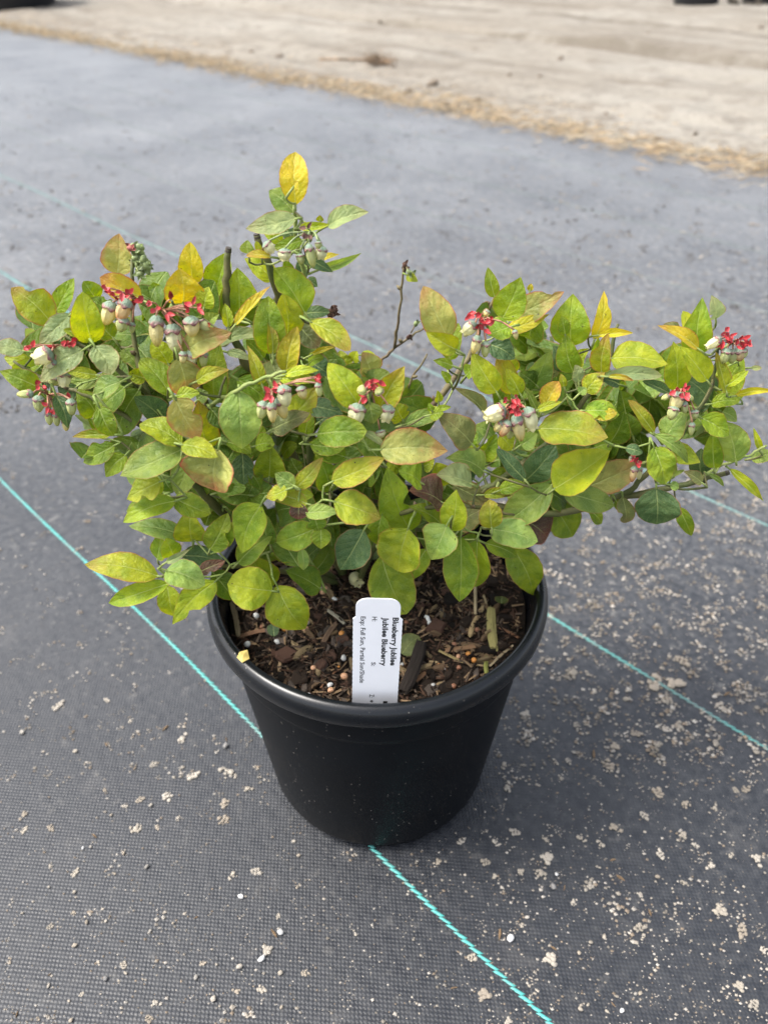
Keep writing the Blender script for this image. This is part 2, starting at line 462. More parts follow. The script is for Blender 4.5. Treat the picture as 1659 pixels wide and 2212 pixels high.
def grid_mesh(name, X, Y, Z, mat):
    nx, ny = Z.shape
    v = np.stack([np.repeat(X, ny), np.tile(Y, nx), Z.ravel()], 1)
    i = np.arange(nx - 1)[:, None] * ny + np.arange(ny - 1)[None, :]
    f = np.stack([i, i + ny, i + ny + 1, i + 1], -1).reshape(-1, 4)
    return mesh_from(name, v.tolist(), f.tolist(), [mat])

g = obj('ground', mesh_from('ground', [(-150, -150, -0.06), (150, -150, -0.06), (150, 150, -0.06), (-150, 150, -0.06)], [(0, 1, 2, 3)], [M['dirt']], False))
tag(g, kind='structure')
# woven sheet: flat round the pot, barely rumpled further away
fx = np.linspace(-7, 4, 111); fy = np.linspace(-1.6, EDGE + 0.06, 42)
FZ = (vnoise((111, 42), (24, 9), 3) - 0.5) * 0.012
rr = np.sqrt((fx[:, None] + 0.28) ** 2 + (fy[None, :] - 0.28) ** 2)
FZ *= np.clip((rr - 1.0) / 1.0, 0, 1)
fab = obj('ground_cover', grid_mesh('ground_cover', fx, fy, FZ, M['fabric']))
fab.rotation_euler = (0, 0, rotZ)
tag(fab, kind='structure')
def fabric_h(t, n):
    i = int(np.clip(np.searchsorted(fx, t) - 1, 0, 109)); j = int(np.clip(np.searchsorted(fy, n) - 1, 0, 40))
    return float(FZ[i:i + 2, j:j + 2].max())
# dirt track beyond the edge of the sheet
dn = 260; dm = 300
dx = np.linspace(-16, 7, dm); dy = EDGE - 0.015 + np.linspace(0, 1, dn) ** 1.6 * 14
DZ = (vnoise((dm, dn), (160, 120), 5) - 0.5) * 0.018 + (vnoise((dm, dn), (45, 40), 6) - 0.5) * 0.03 + (vnoise((dm, dn), (290, 250), 9) - 0.5) * 0.012
DZ *= np.clip((dy - EDGE) / 0.25, 0.15, 1)[None, :]
DZ += (-0.012 + 0.022 * np.clip((dy - EDGE + .015) / 0.07, 0, 1) + 0.012 * np.clip((dy - EDGE) / 0.25, 0, 1))[None, :]
for rc, w_, dep in ((perp(1400, 121), 0.09, 0.10), (perp(1400, 108), 0.08, 0.07), (perp(1500, 60), 0.10, 0.035), (EDGE + 0.42, 0.07, 0.02)):
    wander = (vnoise((dm, 2), (40, 1), int(rc * 100)) - 0.5)[:, :1] * 0.10
    DZ -= dep * np.exp(-((dy[None, :] - rc - wander) / w_) ** 2)
wig = (vnoise((dm, 2), (120, 1), 77)[:, :1] - 0.5) * 0.05
Xg = np.repeat(dx, dn); Yg = (dy[None, :] + wig * np.exp(-((dy[None, :] - EDGE) / 0.1) ** 2)).ravel()
vv_ = np.stack([Xg, Yg, DZ.ravel()], 1)
ii = np.arange(dm - 1)[:, None] * dn + np.arange(dn - 1)[None, :]
ff_ = np.stack([ii, ii + dn, ii + dn + 1, ii + 1], -1).reshape(-1, 4)
dirt = obj('dirt_track', mesh_from('dirt_track', vv_.tolist(), ff_.tolist(), [M['dirt']]))
dirt.rotation_euler = (0, 0, rotZ)
tag(dirt, kind='structure')

# teal marker lines, knitted into the sheet: one chain of slanted stitches each
for k, n0 in enumerate([offA, offB, offC] + [offC + SP * q for q in (1, 2, 3, 4)]):
    pitch = 0.0036 if k < 3 else 0.009
    wdt = 0.00125
    t0, t1 = (-1.6, 0.75) if k == 0 else ((-2.6, 1.3) if k < 3 else (-3.5, 1.8))
    mb = MB()
    t_ = t0
    rr_ = random.Random(k)
    while t_ < t1:
        s = 1 if int(t_ / pitch) % 2 else -1
        L_ = pitch * 0.66
        z0 = fabric_h(t_, n0) + 0.0008
        w0 = wdt * rr_.uniform(0.85, 1.15)
        c = n0 + math.sin(t_ * 9 + k) * 0.002 + s * 0.0003
        sk = 0.0009
        v = []
        for (a, b, z) in ((-L_, -w0, 0), (L_, -w0, 0), (L_, w0, 0), (-L_, w0, 0), (-L_ * .6, -w0 * .55, .0010), (L_ * .6, -w0 * .55, .0010), (L_ * .6, w0 * .55, .0010), (-L_ * .6, w0 * .55, .0010)):
            v.append(Vector((t_ + a + b / w0 * sk, c + b + a / L_ * 0.0006, z0 - 0.0006 + z + s * 0.00015)))
        mb.add(v, [(0, 1, 5, 4), (1, 2, 6, 5), (2, 3, 7, 6), (3, 0, 4, 7), (4, 5, 6, 7)])
        t_ += pitch
    o = mb.build('marker_line', [M[('line', 'line_b', 'line_c')[k]] if k < 3 else M['line_old']], fab)

# ---------------------------------------------------------------- pot
POTX, POTY = -0.0045, 0.394
SOILZ = 0.183
pot = empty('nursery_pot', (POTX, POTY, 0.0))
tag(pot, 'round black plastic nursery pot with rolled rim, dusted with grit', 'pot')
prof = [(0.0, 0.0035), (0.075, 0.0035), (0.0822, 0.0015), (0.0842, 0.0015), (0.0852, 0.006), (0.0862, 0.0085), (0.0870, 0.0100), (0.0885, 0.0108), (0.0893, 0.0135), (0.0945, 0.060), (0.1000, 0.110),
        (0.1058, 0.1625), (0.1060, 0.1650), (0.1074, 0.1664), (0.1078, 0.1690), (0.1092, 0.1850), (0.1098, 0.1930)]
def notch(r, z, a):
    if z < 0.0105 and r > 0.08:
        q = math.sin(a * 6 + 0.4)
        if q > 0.3: r -= 0.004 * min(1, (q - 0.3) * 3)
    return r, z
v, f = lathe(prof, 120, notch)
obj('wall', mesh_from('wall', v, f, [M['pot']]), pot)
rim = [(0.1090, 0.1925), (0.1112, 0.1938), (0.1150, 0.1942), (0.1172, 0.1950), (0.1181, 0.1972), (0.1183, 0.2010), (0.1179, 0.2045), (0.1165, 0.2078), (0.1143, 0.2096), (0.1120, 0.2100),
       (0.1103, 0.2092), (0.1092, 0.2070), (0.1084, 0.2020), (0.1070, 0.1900), (0.1050, 0.1700), (0.1030, 0.1500)]
v, f = lathe(rim, 120)
obj('rim', mesh_from('rim', v, f, [M['pot_rim']]), pot)
# potting mix
v, f = [], []
NR, NA = 26, 90
def soil_h(x, y):
    return SOILZ + 0.004 * math.sin(x * 55 + 1.1) * math.cos(y * 47) + 0.0025 * math.sin(x * 130 + y * 90) - 0.010 * max(0, (math.hypot(x, y) - 0.085) / 0.02) ** 2 * 0.3 + 0.006 * (y / 0.1)
for i in range(NR + 1):
    for j in range(NA):
        r = 0.1052 * i / NR; a = 2 * math.pi * j / NA
        x, y = r * math.cos(a), r * math.sin(a)
        v.append((x, y, soil_h(x, y) + (U(-.0018, .0018) if i < NR else 0)))
for i in range(NR):
    for j in range(NA):
        f.append((i * NA + j, (i + 1) * NA + j, (i + 1) * NA + (j + 1) % NA, i * NA + (j + 1) % NA))
soil = obj('potting_mix', mesh_from('potting_mix', v, f, [M['soil']]), None, (POTX, POTY, 0))
tag(soil, 'dark brown potting mix filling the black pot', 'soil')
def soil_at(px, py):
    p = at_z(px, py, SOILZ)
    for _ in range(4):
        p = at_z(px, py, soil_h(p.x - POTX, p.y - POTY))
    return p

# ---------------------------------------------------------------- bark mulch, beads, perlite
def chip_mesh(seed, long=1.0, flat=0.22, n=7):
    r_ = random.Random(seed)
    ring = []
    for j in range(n):
        a = 2 * math.pi * (j + r_.uniform(-.3, .3)) / n
        k = r_.uniform(0.62, 1.0)
        ring.append((0.5 * k * math.cos(a), 0.5 * k * math.sin(a) * long))
    v = [(x * .86, y * .86, -flat * .5 * r_.uniform(.6, 1.1)) for x, y in ring] + [(x, y, flat * .12 * r_.uniform(-1, 1)) for x, y in ring] + [(x * .8, y * .8, flat * .5 * r_.uniform(.5, 1.3)) for x, y in ring]
    f = [tuple(range(n - 1, -1, -1)), tuple(range(2 * n, 3 * n))]
    for q in (0, n):
        f += [(q + j, q + (j + 1) % n, q + n + (j + 1) % n, q + n + j) for j in range(n)]
    return mesh_from('bark_chip', v, f, [M['bark']], False)
CHIPS = [chip_mesh(s, l, fl) for s, (l, fl) in enumerate([(0.75, .2), (0.5, .25), (0.35, .22), (0.6, .3), (0.28, .2), (0.18, .15), (0.9, .25), (0.4, .3)])]
PAL = {'dark': [(0.024, 0.016, 0.012), (0.018, 0.014, 0.011), (0.035, 0.023, 0.016)],
       'red': [(0.095, 0.050, 0.034), (0.12, 0.065, 0.045), (0.075, 0.042, 0.030)],
       'tan': [(0.24, 0.16, 0.085), (0.30, 0.22, 0.12), (0.20, 0.13, 0.075)],
       'grey': [(0.11, 0.09, 0.075), (0.14, 0.11, 0.09)]}
CHLAB = {'dark': ('blackish brown bark chip lying in the potting mulch', 'dark bark chips in the pot'),
         'red': ('reddish brown bark chip lying in the potting mulch', 'reddish bark chips in the pot'),
         'tan': ('pale tan wood splinter lying in the potting mulch', 'tan splinters in the pot'),
         'grey': ('greyish brown bark chip lying in the potting mulch', 'greyish bark chips in the pot')}
def chip_place(p):
    x, y = p.x - POTX, p.y - POTY
    if math.hypot(x, y) > .086: return 'against the inside pot wall'
    if abs(x - .002) < .026 and y < -.06: return 'beside the white plant label'
    if math.hypot(x - .0, y - .035) < .032: return 'at the foot of the stems'
    if y > .02: return 'in the shade under the leaves'
    return 'in open mulch on the side away from the mossy wood' if x < 0 else 'in the open mulch near the mossy wood'
def chip(p, size, ang, tone, me=None, lift=0.0, tilt=0.35, label=None, sw=1.0):
    o = obj('wood_splinter' if tone == 'tan' else 'bark_chip', me or random.choice(CHIPS[4:6] if tone == 'tan' else CHIPS[:5] + CHIPS[6:]), None, p + Vector((0, 0, 0.0012 + lift)))
    o.rotation_euler = (U(-tilt, tilt), U(-tilt, tilt), ang)
    o.scale = (size, size * sw, size)
    c = random.choice(PAL[tone]); k = U(.8, 1.25)
    o.color = (c[0] * k, c[1] * k, c[2] * k, 1)
    word = {'dark': 'blackish brown bark chip', 'red': 'reddish brown bark chip', 'tan': 'pale tan wood splinter', 'grey': 'greyish brown bark chip'}[tone]
    big_ = ('small ' if size < (.0105 if tone != 'tan' else .017) else 'large ')
    tag(o, label or (big_ + word + ' ' + chip_place(p)), 'wood chip', None if label else CHLAB[tone][1])
    return o
def disc():
    r = 0.101 * math.sqrt(rnd()); a = U(0, 2 * math.pi)
    return r * math.cos(a), r * math.sin(a)
for i in range(250):
    x, y = disc()
    if i % 3 == 0 and y > 0.03: y = -abs(y)
    tone = random.choices(['dark', 'red', 'tan', 'grey'], [4.5, 4, 4, 2.5])[0]
    sz = U(0.008, 0.017) if tone != 'tan' else U(0.012, 0.026)
    if math.hypot(x, y) > 0.094: sz *= .6
    chip(Vector((POTX + x, POTY + y, soil_h(x, y))), sz, U(0, 6.28), tone)
# fine shredded bark: uncountable
mb = MB()
for i in range(5200):
    x, y = disc()
    c = Vector((x, y, soil_h(x, y) + U(-.0005, .0022)))
    L_ = U(.0012, .0055); w_ = U(.0004, .0011)
    a = U(0, 6.28); e = U(-.5, .5)
    d = Vector((math.cos(a) * math.cos(e), math.sin(a) * math.cos(e), math.sin(e)))
    s_ = d.cross(Vector((0, 0, 1))).normalized() * w_
    up_ = Vector((0, 0, w_ * .7))
    mb.add([c - d * L_ - s_, c - d * L_ + s_, c + d * L_ * .9 + s_ * .6, c + d * L_ * .9 - s_ * .6, c + up_ - d * L_ * .7, c + up_ + d * L_ * .7],
           [(0, 4, 5, 3), (1, 2, 5, 4), (0, 1, 4), (3, 5, 2)], random.choice([0, 0, 1, 1, 2, 3]))
fm = [plain('shred_dark', (0.016, 0.011, 0.008), .95, .2), plain('shred_red', (0.060, 0.034, 0.022), .95, .2), plain('shred_tan', (0.20, 0.135, 0.078), .9, .2), plain('shred_grey', (0.085, 0.062, 0.045), .95, .2)]
fo = mb.build('fine_mulch', fm, None, False)
fo.location = (POTX, POTY, 0)
tag(fo, 'fine shredded bark covering the potting mix', 'mulch', None, 'stuff')
# single pieces that can be picked out in the pot; zoom windows: (origin x, origin y, zoom) of the photograph's 2000 px width
def win(ox, oy, s):
    return lambda x, y: ((ox + x / s) / 1.2055, (oy + y / s) / 1.2055)
WL_, WR_ = win(550, 1450, 4.1475), win(1000, 1450, 4.1475)
def stick(W_, x0, y0, x1, y1, w, colr, name, label, cat='stick', lift=0.001, n=7):
    a, b = soil_at(*W_(x0, y0)), soil_at(*W_(x1, y1))
    hw = w / 4.1475 / 1.2055 / F * depth(a) * 0.5
    a.z += hw * .7 + lift; b.z += hw * .7 + lift
    mb = MB()
    N = 5
    d = (b - a); Ls = d.length; d.normalize()
    sd_ = d.cross(Vector((0, 0, 1))).normalized(); up_ = sd_.cross(d)
    n = 9
    prof_ = [U(.7, 1.1) for _ in range(n)]              # ridged section that runs along the grain
    bend_ = U(-.05, .05) * Ls
    vv, fv = [], []
    for i in range(N + 1):
        u = i / N
        c = a.lerp(b, u) + sd_ * bend_ * math.sin(math.pi * u)
        for j in range(n):
            an = 2 * math.pi * j / n
            e_ = (U(-.5, .5) * hw if i in (0, N) else 0)
            k_ = prof_[j] * (.8 if i in (0, N) else U(.93, 1.07))
            vv.append(c + d * e_ + (sd_ * math.cos(an) + up_ * math.sin(an) * .62) * hw * k_)
    fv = [(i * n + j, i * n + (j + 1) % n, (i + 1) * n + (j + 1) % n, (i + 1) * n + j) for i in range(N) for j in range(n)]
    fv += [tuple(range(n - 1, -1, -1)), tuple(N * n + j for j in range(n))]
    rot_ = Matrix((d, sd_, up_))                         # local x along the grain
    vv = [a + rot_ @ (q - a) for q in vv]
    mb.add(vv, fv)
    o = mb.build(name, [M['bark']], None, False, a)
    o.rotation_euler = rot_.transposed().to_euler()
    o.color = colr + (1,)
    tag(o, label, cat)
    return o
stick(WR_, 1150, 600, 1180, 1040, 115, (0.25, 0.22, 0.085), 'wood_piece', 'thick split mossy greenish wood piece lying in the mulch')
stick(WR_, 985, 330, 985, 635, 36, (0.42, 0.33, 0.20), 'straw_stalk', 'pale straight straw stalk above the mossy wood piece')
stick(WR_, 1070, 560, 925, 880, 62, (0.34, 0.25, 0.13), 'wood_splinter', 'broad tan split splinter slanting beside the mossy wood piece')
stick(WR_, 1065, 420, 1110, 570, 26, (0.36, 0.28, 0.16), 'straw_stalk', 'short thin straw stalk leaning on the mossy wood piece')
stick(WR_, 590, 1035, 845, 1160, 36, (0.26, 0.20, 0.09), 'straw_stalk', 'mottled straw stalk crossing a longer stalk in the mulch')
stick(WR_, 490, 1150, 1070, 1195, 36, (0.30, 0.22, 0.12), 'straw_stalk', 'long straw stalk lying across the mulch below orange beads')
stick(WR_, 1100, 1100, 1100, 1285, 52, (0.21, 0.22, 0.06), 'stem_piece', 'short yellow-green stem piece by the pot rim')
stick(WR_, 1135, 1200, 1385, 975, 34, (0.30, 0.24, 0.15), 'straw_stalk', 'bent straw stalk leaning on the pot wall')
stick(WR_, 1245, 785, 1440, 890, 38, (0.22, 0.11, 0.06), 'wood_splinter', 'thin reddish brown splinter right beside the mossy wood piece')
stick(WR_, 660, 1040, 975, 995, 66, (0.24, 0.14, 0.075), 'bark_chip', 'long light brown bark chip above the orange beads', 'wood chip')
stick(WR_, 400, 960, 195, 1520, 150, (0.022, 0.017, 0.014), 'wood_piece', 'long black rotten wood piece beside the white plant label')
stick(WR_, 440, 1275, 290, 1390, 60, (0.20, 0.11, 0.06), 'bark_chip', 'split brown bark chip resting on the black rotten wood', 'wood chip')
stick(WL_, 1185, 1430, 1380, 1230, 30, (0.20, 0.10, 0.055), 'twig_piece', 'thin brown twig slanting beside the white plant label')
stick(WL_, 1210, 955, 1355, 745, 72, (0.13, 0.085, 0.055), 'bark_chip', 'long grey-brown bark chip slanting in the mulch', 'wood chip')
stick(WL_, 1260, 600, 1440, 745, 46, (0.27, 0.25, 0.19), 'wood_splinter', 'pale grey frayed splinter lying on dark mix')
stick(WL_, 740, 1255, 762, 1120, 40, (0.30, 0.21, 0.12), 'wood_splinter', 'short tan splinter below a crumbly bark clump')
stick(WL_, 320, 885, 640, 815, 62, (0.18, 0.10, 0.06), 'bark_chip', 'long brown bark chip near the small green leaflet', 'wood chip')
stick(WL_, 230, 520, 300, 880, 55, (0.25, 0.19, 0.12), 'wood_piece', 'weathered tan wood piece against the inside pot wall')
stick(WL_, 540, 540, 810, 640, 26, (0.22, 0.14, 0.09), 'twig_piece', 'thin curved brown twig under the low leaves')
stick(WL_, 1085, 340, 1140, 385, 85, (0.52, 0.47, 0.38), 'wood_piece', 'whitish square wood piece near the stem bases')
stick(WL_, 1080, 300, 1280, 215, 90, (0.16, 0.12, 0.10), 'bark_chip', 'large grey bark chip lying behind the whitish wood', 'wood chip')
DIA = chip_mesh(41, .85, .16, 4)
chip(soil_at(*WR_(560, 795)), .0225, .4, 'red', DIA, .003, .1, 'large flat reddish diamond bark chip beside the plant label')
chip(soil_at(*WL_(1185, 1200)), .013, 1.2, 'red', CHIPS[0], .002, .2, 'smooth reddish bark chip beside a peach bead')
chip(soil_at(*WL_(820, 1090)), .018, .2, 'red', CHIPS[6], .002, .2, 'crumbly light reddish bark clump near the rim')
chip(soil_at(*WL_(1425, 935)), .013, .1, 'red', CHIPS[3], .002, .2, 'rounded reddish bark chip under an orange bead')
chip(soil_at(*WL_(350, 580)), .013, .3, 'grey', CHIPS[1], .002, .2, 'oval greyish bark chip near the left pot wall')
def ball_mesh(seed, rough, sub=2):
    bm = bmesh.new()
    bmesh.ops.create_icosphere(bm, subdivisions=sub, radius=1)
    r_ = random.Random(seed)
    ks = [(Vector((r_.uniform(-1, 1), r_.uniform(-1, 1), r_.uniform(-1, 1))).normalized(), r_.uniform(.4, 1)) for _ in range(7)]
    for q in bm.verts:
        d = q.co.normalized()
        s = 1 + rough * sum(k * max(0, d.dot(a)) ** 3 for a, k in ks) - rough
        q.co = d * s
    me = bpy.data.meshes.new('pebble')
    bm.to_mesh(me); bm.free()
    return me
def with_mat(me, mat, smooth=True):
    me.materials.append(mat)
    me.polygons.foreach_set('use_smooth', [smooth] * len(me.polygons))
    return me
BEAD = [with_mat(ball_mesh(s, .12), M['bead']) for s in range(3)]
PERL = [with_mat(ball_mesh(s + 10, .45), M['pebble']) for s in range(4)]
def grain(W_, x, y, r, kind):
    p = soil_at(*W_(x, y))
    rad = r / 4.1475 / 1.2055 / F * depth(p)
    if kind == 'p':
        o = obj('perlite_grain', random.choice(PERL), None, p + Vector((0, 0, rad * .7 + .001)))
        k = U(.5, .72); o.color = (k, k, k * .97, 1)
        tag(o, 'white perlite grain lying in the bark mulch', 'perlite', 'white perlite grains in the pot')
    else:
        o = obj('fertilizer_bead', random.choice(BEAD), None, p + Vector((0, 0, rad * .7 + .001)))
        o.color = {'o': (0.55, 0.23, 0.05, 1), 'q': (0.50, 0.28, 0.16, 1), 'd': (0.24, 0.11, 0.06, 1)}[kind]
        nm = {'o': 'bright orange', 'q': 'peach pink', 'd': 'dull brown'}[kind]
        tag(o, nm + ' round fertilizer bead lying in the mulch', 'bead', nm + ' fertilizer beads in the pot')
    o.scale = (rad * U(.9, 1.2), rad, rad * .9)
    o.rotation_euler = (U(0, .4), U(0, .4), U(0, 6.28))
for x, y, r, k in [(905, 1075, 32, 'o'), (965, 1145, 35, 'o'), (800, 1100, 26, 'q'), (590, 1195, 26, 'o'), (805, 1220, 30, 'd'), (755, 970, 30, 'd'), (465, 690, 42, 'p'), (490, 735, 30, 'p'),
                   (525, 1410, 30, 'p'), (750, 1420, 32, 'd'), (190, 1180, 25, 'p'), (665, 1225, 16, 'p'), (240, 730, 26, 'd'), (1000, 810, 28, 'd')]:
    grain(WR_, x, y, r, k)
for x, y, r, k in [(495, 665, 40, 'p'), (670, 555, 38, 'p'), (715, 940, 38, 'p'), (400, 980, 40, 'p'), (1435, 1120, 42, 'p'), (1285, 1405, 38, 'p'), (1035, 740, 34, 'p'), (1330, 475, 28, 'p'), (1185, 365, 28, 'p'),
                   (1410, 855, 34, 'o'), (1440, 1320, 42, 'q'), (1105, 1225, 32, 'q'), (1020, 810, 40, 'q'), (795, 810, 28, 'o'), (1240, 370, 28, 'q'), (1205, 410, 32, 'q'), (1295, 1465, 34, 'q'),
                   (885, 1335, 24, 'q'), (550, 780, 25, 'd'), (1380, 1205, 16, 'o'), (1055, 1500, 22, 'p')]:
    grain(WL_, x, y, r, k)

# ---------------------------------------------------------------- leaves
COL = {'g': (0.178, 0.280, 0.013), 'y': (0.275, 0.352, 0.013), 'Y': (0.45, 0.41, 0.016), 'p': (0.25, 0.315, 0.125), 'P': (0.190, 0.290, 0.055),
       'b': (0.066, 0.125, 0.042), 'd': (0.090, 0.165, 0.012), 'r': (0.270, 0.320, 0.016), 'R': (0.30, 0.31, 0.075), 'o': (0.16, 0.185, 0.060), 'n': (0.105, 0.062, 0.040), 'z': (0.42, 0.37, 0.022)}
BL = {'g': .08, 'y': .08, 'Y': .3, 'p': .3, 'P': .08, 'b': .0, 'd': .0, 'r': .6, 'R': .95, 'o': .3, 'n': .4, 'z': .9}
def lerp_tab(tab, x):
    if x <= tab[0][0]: return tab[0][1]
    for (a, b), (c, d) in zip(tab, tab[1:]):
        if x <= c: return b + (d - b) * (x - a) / (c - a)
    return tab[-1][1]
TL = [(300, .395), (600, .378), (750, .352), (900, .334), (1050, .322), (1200, .326), (1350, .336)]
TRT = [(600, .405), (800, .380), (950, .362), (1100, .358), (1250, .362)]
def front_y(px, py):                                     # how near the bush's front surface comes at this height
    k = min(1, max(0, (px - 950) / 200))
    y = lerp_tab(TL, py) * (1 - k) + lerp_tab(TRT, py) * k
    return y + 0.022 * max(0, (170 - px) / 170) + 0.02 * max(0, (px - 1450) / 200)
def leaf_mesh(base, tip, width, N, mb, uvs, mets, rr, fold=.2, arch=.1, a_=.58, b_=.9, wave=.05, notchp=None, nu=13, nv=8, curl=0.0, twist=0.0):
    ax = tip - base
    L = ax.length
    A = ax / L
    N = (N - A * N.dot(A)).normalized()
    S = A.cross(N)
    um = a_ / (a_ + b_)
    hm = um ** a_ * (1 - um) ** b_
    ph, ph2 = rr.uniform(0, 6.28), rr.uniform(0, 6.28)
    v = []
    bend = rr.uniform(-.06, .06)
    for i in range(nu + 1):
        u = i / nu
        uu = 0.004 + 0.994 * u
        h = (uu ** a_) * ((1 - uu) ** b_) / hm * width * .5
        if i == nu: h = width * .006
        tw = twist * (u - .3)
        Su = S * math.cos(tw) + N * math.sin(tw)
        Nu = N * math.cos(tw) - S * math.sin(tw)
        c = base + ax * u + N * (arch * L * math.sin(math.pi * min(1, u * 1.05)) - curl * L * u ** 3) + S * (bend * L * math.sin(math.pi * u))
        for j in range(nv + 1):
            q = 2.0 * j / nv - 1
            hh = h
            if notchp is not None and (q > 0) == (notchp[2] > 0):
                hh *= 1 - notchp[1] * math.exp(-((u - notchp[0]) / .09) ** 2) * abs(q)
            hh *= 1 + 0.02 * math.sin(u * 31 + ph2 + q * 3)
            w = wave * width * (abs(q) ** 2) * math.sin(u * 9.5 + ph + (2.2 if q > 0 else 0)) * math.sin(math.pi * u) ** .5
            lift = fold * hh * (abs(q) ** 1.35)
            bul = 0.028 * width * math.sin(u * 21 + ph2) * math.sin(math.pi * abs(q)) * math.sin(math.pi * u)
            v.append(c + Su * (hh * q) + Nu * (lift + w + bul))
            uvs.append((u, q * .5 + .5))
            mets.append((u * L * 1000 + ph * 37, hh * q * 1000))
    f = [(i * (nv + 1) + j, i * (nv + 1) + j + 1, (i + 1) * (nv + 1) + j + 1, (i + 1) * (nv + 1) + j) for i in range(nu) for j in range(nv)]
    mb.add(v, f, 0)
    return A, N, L
def set_uvs(me, uvs, mets):
    for nm, arr in (('UVMap', uvs), ('Metric', mets)):
        lay = me.uv_layers.new(name=nm)
        vi = np.empty(len(me.loops), dtype=np.int32)
        me.loops.foreach_get('vertex_index', vi)
        a = np.array(arr + [(0, .5)] * (len(me.vertices) - len(arr)), dtype=np.float32)
        lay.data.foreach_set('uv', a[vi].ravel())

